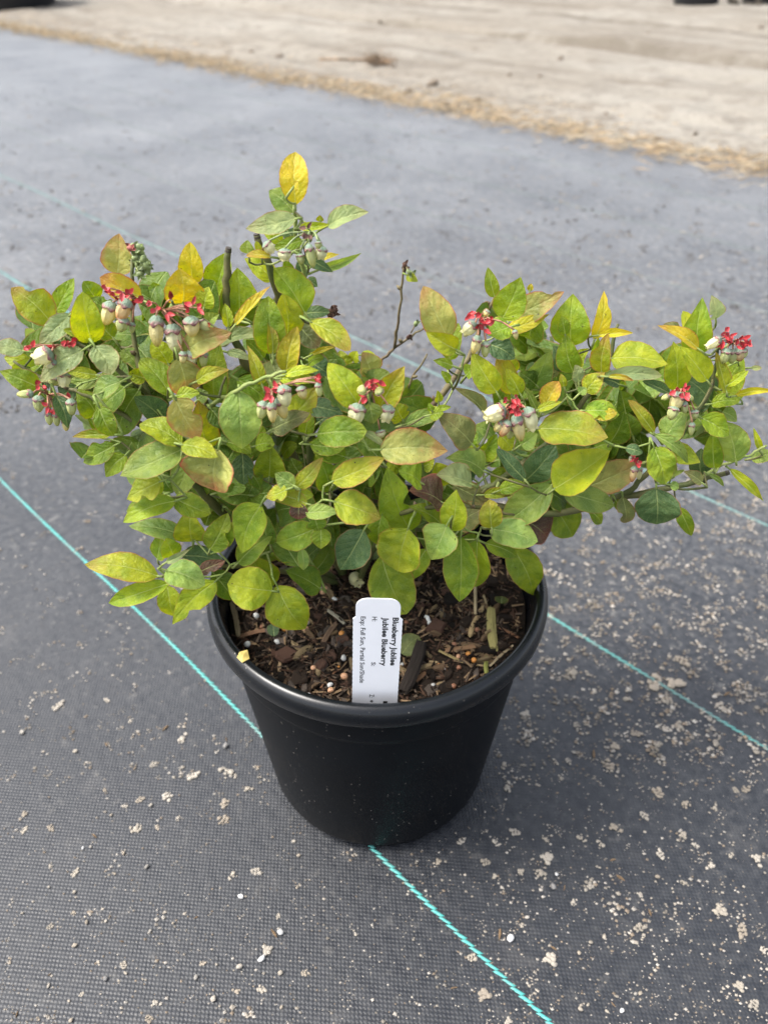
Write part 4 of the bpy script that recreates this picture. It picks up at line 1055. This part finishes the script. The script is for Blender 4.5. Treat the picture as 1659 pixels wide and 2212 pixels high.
for (wn_, nd, sh, bells, reds) in CL:
    W_ = win(*wn_)
    c2 = W_(*nd)
    Yc = front_y(*c2) + sh
    node = at_y(c2[0], c2[1], Yc + .008)
    src, sr = min(nodes, key=lambda q: (q[0] - node).length)
    mb = MB()
    pts = spline([src, src.lerp(node, .5) + Vector((0, 0, -.002)), node], 4)
    mb.tube(pts, [.0011] * len(pts), 6, 2)
    kids = []
    for e in bells:
        q = e.split()
        bx, by, tx, ty, w = map(float, q[:5])
        b2, t2 = W_(bx, by), W_(tx, ty)
        yb = Yc + U(-.004, .004)
        b = at_y(b2[0], b2[1], yb)
        wm = w / wn_[2] / 1.2055 / F * depth(b)
        t = at_y(t2[0], t2[1], yb - U(.0, .35) * wm)
        ax = t - b
        L = ax.length
        rt = .74 if q[6] == 'o' else .62
        s_ = max(L, wm / rt * .8)
        rot = ax.to_track_quat('Z', 'Y') @ Matrix.Rotation(U(0, 6), 3, 'Z').to_quaternion()
        kids.append((b, rot, (wm / rt, wm / rt, L), q[5], q[6]))
        r = (b - node)
        p0 = node + r * .1
        pm = node + r * .55 + Vector((0, 0, .0022))
        mb.tube(spline([node, pm, b - ax.normalized() * .0003], 4), [.0005] * 9, 6, 1)
    for e in reds.split(','):
        x, y = map(float, e.split())
        p2 = W_(x, y)
        p = at_y(p2[0], p2[1], Yc + U(-.006, .003))
        k = 2.765 / 2.765
        for _ in range(2):
            bract(mb, p, Vector((U(-1, 1), U(-.6, .4), U(-.9, .9))), U(.0026, .0048), U(.0009, .0017), 0)
        mb.tube([node, p.lerp(node, .4) + Vector((0, 0, .001)), p], [.0004] * 3, 5, 1)
    brown = wn_[0] == 550
    o = mb.build('flower_cluster', [M['dead'] if brown else M['bract'], M['pedicel'] if not brown else M['bud'], M['petiole']], None, True, node)
    child(o)
    for (b, rot, sc, mk, sh_) in kids:
        for me in (BELLS[(mk, sh_)], CALYX[sh_]):
            c = obj(me.name.split('.')[0], me, o)
            c.location = b - node
            c.rotation_mode = 'QUATERNION'
            c.rotation_quaternion = rot
            c.scale = sc
# the budding raceme that stands above the bush, and two small withered buds
def raceme(px, py, Y, pts, size, mats, name='bud_raceme'):
    node = at_y(px, py, Y)
    src = min(nodes, key=lambda q: (q[0] - node).length)[0]
    mb = MB()
    mb.tube(spline([src, src.lerp(node, .5), node], 3), [.0009] * 7, 6, 1)
    for (x, y, m) in pts:
        p = at_y(x, y, Y + U(-.006, .006))
        mb.tube([node.lerp(p, .25), p], [.0005, .0005], 5, 1)
        d = Vector((U(-1, 1), U(-.5, .5), U(-1, .6))).normalized()
        mb.tube([p - d * size * .5, p - d * size * .2, p + d * size * .3, p + d * size * .6], [size * .15, size * .38, size * .34, size * .08], 6, m)
        for _ in range(2): bract(mb, p, Vector((U(-1, 1), U(-.6, .4), U(-1, 1))), size * .9, size * .25, m)
    child(mb.build(name, mats, None, True, node))
rp = []
for i in range(34):
    a = rnd()
    x = 292 + a * 22 + U(-12, 12); y = 530 + a * 55 + U(-8, 10)
    rp.append((x, y, 0 if rnd() < .45 and a < .6 else 2))
raceme(292, 570, .392, rp, .0042, [plain('rosy_bud', (0.30, 0.10, 0.08), .6, .3, .4, 300), M['petiole'], M['bud']])
raceme(716, 671, .40, [(718 + U(-7, 7), 672 + U(-7, 7), 0) for _ in range(6)], .004, [M['dead'], M['stem'], M['bud']], 'withered_bud')
raceme(875, 572, .472, [(874, 572, 0), (873, 580, 0), (884, 588, 2), (892, 592, 2)], .004, [M['dead'], M['twig'], M['bud']], 'tip_bud')
raceme(884, 726, .476, [(884, 727, 0), (898, 700, 2)], .004, [M['dead'], M['twig'], M['bud']], 'side_bud')

# ---------------------------------------------------------------- small things lying in and on the pot
p = soil_at(763, 1248)
o = obj('fallen_blossom', BELLS[('white', 'o')], None, p + Vector((.0, -.002, .0045)))
o.rotation_euler = (1.45, .2, .4); o.scale = (.013, .013, .0115)
tag(o, 'fallen white bell flower lying at the foot of the stems', 'flower')
def loose_leaf(name, a2, b2, w, c, label, lift, cat='leaf'):
    a, b = soil_at(*a2), soil_at(*b2)
    a.z += lift; b.z += lift
    mb = MB(); uvs = []; mets = []
    leaf_mesh(a, b, w, Vector((0, -.3, 1)), mb, uvs, mets, random.Random(3), fold=.1, a_=.5, b_=.55)
    me = mesh_from(name, [q - a for q in mb.v], mb.f, [M['leaf']], True, mb.m)
    set_uvs(me, uvs, mets)
    o = obj(name, me, None, a)
    o.color = c
    tag(o, label, cat)
loose_leaf('fallen_leaf', WR_(190, 1090), WR_(375, 900), .0155, (0.17, 0.21, 0.07, .05), 'torn pale green fallen leaf behind the white plant label', .004)
loose_leaf('leaflet', WL_(690, 925), WL_(680, 780), .0085, (0.10, 0.17, 0.07, .0), 'single small green leaflet standing in the mulch', .006)
for (x, y) in ((1235, 520), (1270, 540), (1250, 495)):
    a2 = WR_(1255, 520)
loose_leaf('seedling', WR_(1258, 560), WR_(1262, 480), .010, (0.08, 0.11, 0.02, .1), 'tiny dark green seedling leaf near the mossy wood', .005)
# yellow petal scrap on the rim
p = at_z(*WL_(350, 1090), .2095)
bm_ = MB(); bm_.add([(-.004, 0, .0002), (0, -.005, .0012), (.004, -.001, .0004), (.002, .005, .0018), (-.003, .004, .0010), (0, 0, .0022)], [(0, 1, 5), (1, 2, 5), (2, 3, 5), (3, 4, 5), (4, 0, 5), (0, 4, 3, 2, 1)])
o = bm_.build('petal_scrap', [plain('scrap', (0.52, 0.40, 0.12), .6, .3)], None, False)
o.location = p
tag(o, 'small yellow petal scrap stuck on the pot rim', 'petal')

# ---------------------------------------------------------------- plant label
LY = 0.2935                                              # stands just inside the front of the rim
WT = win(850, 1500, 5.53)
def lp(x, y): return at_y(*WT(x, y), LY)
tl, tr = lp(381, 600), lp(1100, 622)
bl_, br_ = lp(364, 1790), lp(1030, 1815)
topc = (lp(430, 315) + lp(1070, 330)) / 2
xax = (tr - tl); Wd = xax.length
xax.normalize()
dax = ((bl_ + br_) / 2 - (tl + tr) / 2).normalized()
xax = (xax - dax * xax.dot(dax)).normalized()
nax = xax.cross(dax)
if nax.y > 0: nax = -nax
lab_o = (tl + tr) / 2
hw = Wd / 2
top_h = (topc - lab_o).dot(-dax)
sh_w = hw * (1070 - 430) / 720
out = []
rc = top_h * .42
for k in range(7):
    a = math.pi / 2 * k / 6
    out.append((-sh_w + rc - rc * math.cos(a), -(top_h - rc + rc * math.sin(a))))
for k in range(7):
    a = math.pi / 2 * k / 6
    out.append((sh_w - rc + rc * math.sin(a), -(top_h - rc + rc * math.cos(a))))
out += [(sh_w, -.0012), (hw, 0.0004)]
ridge = []
n_t = 60
Ltag = .112
for k in range(1, n_t):
    ridge.append((hw - (0.00016 if k % 2 else 0), Ltag * k / n_t))
out += ridge + [(hw * .5, Ltag), (0, Ltag + .008), (-hw * .5, Ltag)] + [(-q[0], q[1]) for q in reversed(ridge)] + [(-hw, .0004), (-sh_w, -.0012)]
def L3(x, d, up=0.0): return xax * x + dax * d + nax * up
nn = len(out)
v = [L3(x, d, .00025) for x, d in out] + [L3(x, d, -.00025) for x, d in out]
f = [tuple(range(nn)), tuple(range(2 * nn - 1, nn - 1, -1))] + [(j, (j + 1) % nn, nn + (j + 1) % nn, nn + j) for j in range(nn)]
lab = empty('plant_label', lab_o)
tag(lab, 'white plastic plant label with black printing stuck inside the pot rim', 'label')
me = mesh_from('stake', v, f, [M['tagwhite']], False)
bm = bmesh.new(); bm.from_mesh(me); bmesh.ops.recalc_face_normals(bm, faces=bm.faces); bm.to_mesh(me); bm.free()
obj('stake', me, lab)
def lettering(txt, x_base, x_top, y0, y1, bold=0.0):
    """text running down the label, letter tops to the right; window coordinates of the photograph"""
    cu = bpy.data.curves.new('lettering', 'FONT')
    cu.body = txt
    cu.size = 1.0
    cu.offset = max(bold, .012)
    cu.resolution_u = 3
    to = bpy.data.objects.new('tmp', cu)
    scene.collection.objects.link(to)
    dg = bpy.context.evaluated_depsgraph_get()
    me = bpy.data.meshes.new_from_object(to.evaluated_get(dg))
    bpy.data.objects.remove(to); bpy.data.curves.remove(cu)
    xs = [q.co.x for q in me.vertices]
    capH = 0.73
    p0 = lp(x_base, y0) - lab_o; p1 = lp(x_base - 18 * (y1 - y0) / 700, y1) - lab_o
    d0, d1 = p0.dot(dax), p1.dot(dax)
    xb = p0.dot(xax); hgt = (lp(x_top, y0) - lp(x_base, y0)).dot(xax)
    x0, x1 = min(xs), max(xs)
    for q in me.vertices:
        dd = d0 + (q.co.x - x0) / (x1 - x0) * (d1 - d0)
        q.co = L3(xb + q.co.y / capH * hgt, dd, .00033)
    me.materials.clear(); me.materials.append(M['ink'])
    bm = bmesh.new(); bm.from_mesh(me)
    bm.normal_update()
    if bm.faces and sum(fc.normal.dot(nax) * fc.calc_area() for fc in bm.faces) < 0: bmesh.ops.reverse_faces(bm, faces=bm.faces)
    bm.to_mesh(me); bm.free()
    obj('lettering', me, lab)
lettering('Blueberry Jubilee', 958, 1045, 592, 1283, .03)
lettering('Jubilee Blueberry', 815, 900, 590, 1288, .03)
lettering('H:', 660, 735, 580, 645)
lettering('S:', 648, 712, 1235, 1290)
lettering('Z:', 622, 690, 1698, 1742)
lettering('Exp: Full Sun, Partial Sun/Shade', 497, 570, 576, 1532)
lettering('*', 608, 672, 1778, 1815, .02)
lettering('1', 820, 880, 1795, 1830, .03)

# ---------------------------------------------------------------- grit and bits on the fabric
PEB = [with_mat(ball_mesh(s + 30, .5, 1 if s % 2 else 2), M['pebble']) for s in range(8)]
def clump_mesh(seed):
    r_ = random.Random(seed)
    mb = MB()
    for _ in range(r_.randint(7, 13)):
        bm = bmesh.new(); bmesh.ops.create_icosphere(bm, subdivisions=1, radius=1)
        a = r_.uniform(0, 6.28); d = r_.uniform(0, 1) ** .7
        sz = r_.uniform(.16, .42)
        c = Vector((d * math.cos(a), d * math.sin(a) * .7, sz * .5 + r_.uniform(0, .22) * (1 - d)))
        bm.verts.ensure_lookup_table()
        vs_ = [c + q.co * sz * r_.uniform(.75, 1.15) for q in bm.verts]
        mb.add(vs_, [tuple(q.index for q in fc.verts) for fc in bm.faces]); bm.free()
    return mesh_from('soil_crumb', mb.v, mb.f, [M['pebble']], False)
CLUMP = [clump_mesh(s) for s in range(7)]
SAND = [(0.31, 0.275, 0.225), (0.35, 0.315, 0.265), (0.28, 0.24, 0.19), (0.27, 0.25, 0.22)]
def fab_pt(p):
    t, n = LD.dot(p), LN.dot(p)
    return Vector((p.x, p.y, fabric_h(t, n)))
def bit_place(p):
    n = LN.dot(p)
    dp = (p.xy - Vector((POTX, POTY))).length
    if dp < .14: return 'close to the pot base'
    for o_, w in ((offA, 'the teal line under the pot'), (offB, 'the teal line behind the pot')):
        if abs(n - o_) < .022: return 'beside ' + w
    if n < offA: return 'on fabric before the first teal line'
    if n < offB: return 'between the pot line and second teal line'
    return 'on fabric beyond the second teal line'
def bit(p, size, kind):
    p = fab_pt(p)
    if (p.xy - Vector((POTX, POTY))).length < .094: return
    k = U(.85, 1.2)
    if kind == 'c':
        o = obj('soil_crumb', random.choice(CLUMP), None, p); c = random.choice(SAND[:3]); s = size * .5
        o.scale = (s * U(.8, 1.2), s * U(.8, 1.2), s * U(.5, .8)); o.rotation_euler = (0, 0, U(0, 6.28))
        tag(o, ('large' if size > .010 else 'small' if size < .007 else 'middling') + ' clump of pale sandy soil ' + bit_place(p), 'soil clump', 'sandy crumbs scattered on the fabric')
    elif kind == 'w':
        o = obj('wood_shred', random.choice(CHIPS[4:6]), None, p + Vector((0, 0, size * .09))); c = (0.28, 0.19, 0.11)
        o.scale = (size, size * .8, size); o.rotation_euler = (U(-.1, .1), U(-.1, .1), U(0, 6.28)); o.data = random.choice(CHIPS[4:6])
        tag(o, ('long' if size > .011 else 'short') + ' tan wood shred ' + bit_place(p), 'wood shred', 'wood shreds scattered on the fabric')
    else:
        white = kind == 'W'
        o = obj('pebble', random.choice(PEB), None, p + Vector((0, 0, size * .28))); c = (0.55, 0.54, 0.52) if white else random.choice(SAND)
        o.scale = (size * .5 * U(.85, 1.2), size * .5 * U(.75, 1.0), size * .5 * U(.55, .75)); o.rotation_euler = (U(-.2, .2), U(-.2, .2), U(0, 6.28))
        if kind == 'G': c = (0.22, 0.21, 0.20)
        tag(o, {'W': 'clean whitish pebble ', 'G': 'dark grey rounded pebble '}.get(kind, ('small' if size < .0052 else 'large') + ' beige grit pebble ') + bit_place(p), 'pebble',
            {'W': 'whitish pebbles on the fabric', 'G': 'grey pebbles on the fabric'}.get(kind, 'beige grit pebbles on the fabric'))
    o.color = (c[0] * k, c[1] * k, c[2] * k, 1)
GB = {(1100, 1700, 1.843): "430 1372 40 W;632 1130 32 G;640 1065 24 W;345 1075 36 c;185 905 40 c;355 910 50 c;300 1005 55 c;470 1050 40 c;565 1070 60 c;600 985 70 c;765 890 55 c;850 920 50 c;930 840 60 c;1140 965 50 c;1265 735 55 c;1065 785 50 c;\
1130 670 65 c;660 600 36 c;925 450 60 c;890 538 60 c;820 490 70 w;635 525 40 c;700 520 40 c;405 640 60 c;395 545 50 c;490 295 50 c;845 305 40 c;740 350 36 c;785 330 36 c;980 225 30 P;705 100 80 c;1100 140 110 c;1215 150 100 c;1175 230 50 c;1025 390 50 c;\
1230 350 50 c;1250 45 70 c;1385 320 50 c;1600 485 30 P;1550 655 46 c;1250 875 48 c;1310 925 40 c;1430 1240 75 c;1530 1340 70 c;1610 1000 60 c;1640 1430 50 c;1090 1250 50 w;945 1080 60 w;800 1130 56 c;680 1130 40 w;370 1350 80 w;615 1470 75 c;630 1420 50 w;\
805 1393 26 P;870 1370 26 P;750 1440 24 P;760 1715 34 P;955 1720 26 W;885 1722 18 P;790 1695 22 P;1020 1640 24 P;1040 1640 22 P;295 1640 75 c;240 1465 50 c;410 1770 50 c;735 1660 18 P;915 1690 36 w;1255 1110 40 c;1045 1320 60 c;1050 1170 40 c;440 860 50 c;\
730 1200 40 c;150 1610 50 w;910 995 40 w;1380 1030 56 c;1120 1075 24 P;1520 1600 60 c;1585 1690 60 c;1215 350 40 c;1455 200 50 w;1475 970 40 c;1400 740 40 c;1500 660 36 c;75 1005 36 c;590 890 36 c",
      (0, 1800, 2.07): "410 325 26 P;580 50 40 c;320 80 60 c;125 225 30 P;575 290 46 w;895 200 60 w;985 250 70 c;1215 305 46 G;1220 260 40 w;830 395 50 c;710 160 30 c;1215 440 80 c;1045 460 70 c;1345 525 50 c;905 570 56 c;565 540 34 c;815 620 30 P;760 585 46 c;\
675 620 30 c;735 735 70 c;605 668 26 P;130 675 62 c;135 750 40 c;275 740 40 c;510 780 50 w;965 690 40 c;1210 605 60 c;1205 695 64 c;848 735 30 c;450 853 20 W;670 878 24 P;495 840 20 P;280 940 36 c;410 980 50 c;795 950 30 P;625 985 16 P;1255 1000 60 c;1385 975 66 c;\
1298 1108 40 W;270 1060 18 P;405 1085 24 P;120 1200 22 P;395 1200 34 c;475 1243 24 P;570 1243 22 P;275 1270 40 c;935 1252 20 P;810 1297 26 P;660 1350 36 w;410 1375 30 P;1060 1220 36 w;1500 1215 34 c;1480 1310 80 w;1515 1310 44 W;1440 1400 80 c;1405 1455 46 W;\
670 1475 46 c;675 1520 24 P;575 1555 42 G;535 1465 26 c;50 1455 36 c;270 1527 30 w;265 1595 26 P;645 1565 24 c;1065 1540 28 P;1095 1470 40 c;1170 1475 24 P;1300 1490 34 P;1520 1520 30 P;1410 1610 46 c;1270 1620 40 c;1150 1660 44 P;850 1680 56 c;375 1675 20 P;\
385 1775 34 P;95 1740 46 w;205 1770 34 c;440 1635 26 c;805 1770 50 c;1520 1700 26 P;680 1680 20 P;1610 890 30 P;1605 1050 36 c;1590 810 26 P;1645 1520 40 c"}
for k, txt in GB.items():
    W_ = win(*k)
    for e in txt.split(';'):
        x, y, s, kd = e.split()
        p = at_z(*W_(float(x), float(y)))
        bit(p, float(s) / k[2] / 1.2055 / F * depth(p), kd)
# uncountable fine grit: denser towards the right and further back
mb = MB()
rg = random.Random(11)
OCT = [(1, 0, 0), (0, 1, 0), (-1, 0, 0), (0, -1, 0), (0, 0, .8), (0, 0, -.5)]
OF = [(0, 1, 4), (1, 2, 4), (2, 3, 4), (3, 0, 4), (1, 0, 5), (2, 1, 5), (3, 2, 5), (0, 3, 5)]
def grit(p, s):
    a = rg.uniform(0, 6.28); ca, sa = math.cos(a), math.sin(a)
    z = fabric_h(LD.dot(p), LN.dot(p))
    vs_ = []
    for (x, y, zz) in OCT:
        k = s * rg.uniform(.65, 1.2)
        vs_.append(Vector((p.x + (x * ca - y * sa) * k, p.y + (x * sa + y * ca) * k * .8, z + s * .35 + zz * k * .75)))
    mb.add(vs_, OF, rg.choice((0, 0, 1, 2)))
cnt = 0
while cnt < 5200:
    px, py = rg.uniform(-60, 1720), rg.uniform(420, 2260)
    far = max(0, (1150 - py) / 700)
    dens = .30 + .55 * min(1, max(0, (px - 700) / 700)) * (1 if py > 950 else .55) + .15 * (py > 1900)
    if py < 950: dens *= .55
    if rg.random() > dens: continue
    p = at_z(px, py)
    if (p.xy - Vector((POTX, POTY))).length < .092: continue
    base_s = rg.choice((.0004, .0006, .0006, .0008, .0011)) * rg.uniform(.7, 1.4)
    if rg.random() < .10:
        for _ in range(rg.randint(4, 10)):
            grit(p + Vector((rg.gauss(0, .0035), rg.gauss(0, .0035), 0)), base_s * rg.uniform(.6, 1.6))
    else:
        grit(p, base_s * (1 + .8 * far))
    cnt += 1
for i in range(2600):                                      # crumbs further up the sheet
    px, py = rg.uniform(-60, 1720), rg.uniform(250, 1700)
    p = at_z(px, py)
    if LN.dot(p) > EDGE - .05: continue
    if px < 900 and rg.random() < .55: continue
    if (p.xy - Vector((POTX, POTY))).length < .1: continue
    s = rg.uniform(.0010, .0032) * (1 if py < 1300 else .75)
    for _ in range(rg.randint(2, 6)):
        grit(p + Vector((rg.gauss(0, s * 1.4), rg.gauss(0, s * 1.4), 0)), s * rg.uniform(.4, .9))
for i in range(420):
    px, py = rg.uniform(1080, 1720), rg.uniform(1000, 1640)
    p = at_z(px, py)
    if (p.xy - Vector((POTX, POTY))).length < .13: continue
    s = rg.uniform(.0016, .0034)
    for _ in range(rg.randint(3, 8)):
        grit(p + Vector((rg.gauss(0, s * 1.1), rg.gauss(0, s * 1.1), 0)), s * rg.uniform(.4, .95))
for i in range(2600):                                     # mud crumbs washed onto the far half of the sheet
    px, py = rg.uniform(-80, 1740), rg.uniform(60, 900)
    p = at_z(px, py)
    if LN.dot(p) > EDGE - .03 or p.y > 5: continue
    s = rg.uniform(.002, .0055)
    k_ = rg.random()
    for _ in range(rg.randint(1, 4)):
        grit(p + Vector((rg.gauss(0, s * 1.3), rg.gauss(0, s * 1.3), 0)), s * rg.uniform(.4, .9))
        if k_ < .55: mb.m[-8:] = [3] * 8
gm = [M['grit'], plain('grit_pale', (0.35, 0.32, 0.28), .9, .2, .3, 30), plain('grit_brown', (0.20, 0.16, 0.12), .9, .2, .3, 30), plain('grit_damp', (0.075, 0.066, 0.056), .9, .2, .3, 30)]
go = mb.build('scattered_grit', gm, None, False)
tag(go, 'fine sandy grit scattered over the black woven fabric', 'grit', None, 'stuff')

# ---------------------------------------------------------------- edge of the track: dry straw, clods, weed, far pots
mb = MB()
for i in range(16000):
    t = rg.uniform(-8, 3.2); n = EDGE + rg.gauss(.055, .085) + .05 * math.sin(t * 2.3) * .4
    if rg.random() < .1: n += rg.uniform(0, .25)
    p = to_world(t, n, .010 + rg.uniform(-.006, .010))
    a = AZ + rg.gauss(0, .9); L_ = rg.uniform(.008, .04); w_ = rg.uniform(.0008, .002)
    d = Vector((math.cos(a), math.sin(a), rg.uniform(-.12, .3))); s_ = Vector((-math.sin(a), math.cos(a), 0)) * w_
    mb.add([p - d * L_ - s_, p - d * L_ + s_, p + d * L_ + s_ * .5, p + d * L_ - s_ * .5, p + Vector((0, 0, w_ * 1.5))], [(0, 1, 4), (1, 2, 4), (2, 3, 4), (3, 0, 4)], rg.choice((0, 0, 1)))
so = mb.build('dry_straw', [M['straw'], plain('straw_pale', (0.34, 0.285, 0.20), .85, .2, .4, 40)], None, False)
tag(so, 'dry orange-tan straw strewn along the fabric edge', 'straw', None, 'stuff')
def dirt_h(p):
    t, n = LD.dot(p), LN.dot(p)
    i = int(np.clip(np.searchsorted(dx, t), 0, dm - 1)); j = int(np.clip(np.searchsorted(dy, n), 0, dn - 1))
    return float(DZ[i, j])
CLOD = [with_mat(ball_mesh(s + 60, .6, 2), M['pebble']) for s in range(4)]
for (px, py, s) in [(1210, 130, 14), (1395, 78, 12), (930, 190, 24), (885, 200, 18), (955, 185, 14), (600, 120, 22), (545, 125, 16), (1165, 178, 12), (1100, 175, 12), (1640, 62, 12), (400, 68, 12), (700, 150, 18), (1030, 215, 14), (1310, 240, 12), (1500, 300, 12), (660, 165, 12), (850, 150, 14), (820, 40, 12)]:
    p = at_z(px, py, .012)
    sz = s / F * depth(p) * .5
    p.z = dirt_h(p) + sz * .15
    o = obj('dirt_clod', random.choice(CLOD), None, p)
    o.scale = (sz * U(.9, 1.4), sz, sz * U(.45, .65)); o.rotation_euler = (0, 0, U(0, 6.28)); k = U(.8, 1.2)
    o.color = (0.15 * k, 0.12 * k, 0.09 * k, 1)
    tag(o, 'brown dirt clod lying on the sandy track', 'dirt clod', 'clods on the sandy track')
p = at_z(818, 140, .02); p.z = dirt_h(p)
mb = MB()
for i in range(70):
    a = U(0, 6.28); e = U(.05, 1.0); L_ = U(.03, .11)
    d = Vector((math.cos(a) * math.cos(e), math.sin(a) * math.cos(e), math.sin(e)))
    q = Vector((U(-.05, .05), U(-.03, .03), 0))
    mb.tube([q, q + d * L_ * .6, q + d * L_ + Vector((0, 0, -.3 * L_ * math.cos(e)))], [.0022, .0016, .0006], 4, 0)
o = mb.build('dead_weed', [plain('dead_weed', (0.20, 0.14, 0.09), .9, .2, .5, 30)], None, False)
o.location = p
tag(o, 'tuft of dead brown weed lying on the sandy track', 'weed')
p = at_z(760, 132, .02); p.z = dirt_h(p) + .006
mb = MB(); pts = [Vector((-.16, .02, 0)), Vector((-.05, -.01, .004)), Vector((.06, .01, .002)), Vector((.14, .03, .012))]
mb.tube(spline(pts, 4), [.006] * 13, 7)
o = mb.build('fallen_stick', [plain('dry_stick', (0.25, 0.18, 0.12), .9, .2, .5, 30)], None)
o.location = p
tag(o, 'thin dry stick lying on sand beside the dead weed', 'stick')
def far_pot(px, py, r, h, label, ang=0):
    p = at_z(px, py, .02)
    p.z = dirt_h(p) - .004
    p.y += r * .9
    e = empty('large_nursery_pot', p)
    pr = [(0, .004), (r * .80, .004), (r * .82, 0), (r * .84, .012), (r * .95, h * .86), (r * .96, h * .9)]
    v, f = lathe(pr, 48); obj('wall', mesh_from('wall', v, f, [M['farpot']]), e)
    pr = [(r * .955, h * .895), (r * 1.0, h * .9), (r * 1.01, h * .97), (r * .98, h), (r * .95, h * .97), (r * .92, h * .7)]
    v, f = lathe(pr, 48); obj('rim', mesh_from('rim', v, f, [M['farpot']]), e)
    v, f = lathe([(0, h * .8), (r * .93, h * .8)], 32); obj('soil_fill', mesh_from('soil_fill', v, f, [M['soil']]), e)
    tag(e, label, 'pot', 'black pots beyond the track')
far_pot(-5, 20, .38, .42, 'large black nursery pot standing across the sandy track')
far_pot(1517, 13, .21, .36, 'large black nursery pot standing across the sandy track')
far_pot(1672, 10, .22, .36, 'large black nursery pot standing across the sandy track')
for (px, s) in ((1588, 26), (1620, 20), (1640, 14)):
    p = at_z(px, 12, .02); sz = s / F * depth(p) * .5
    p.z = dirt_h(p) + sz * .2
    o = obj('dirt_clod', random.choice(CLOD), None, p); o.scale = (sz * 1.2, sz, sz * .6); o.color = (0.10, 0.085, 0.065, 1)
    tag(o, 'dark clod lying between the far black pots', 'dirt clod', 'dark clods by the far pots')
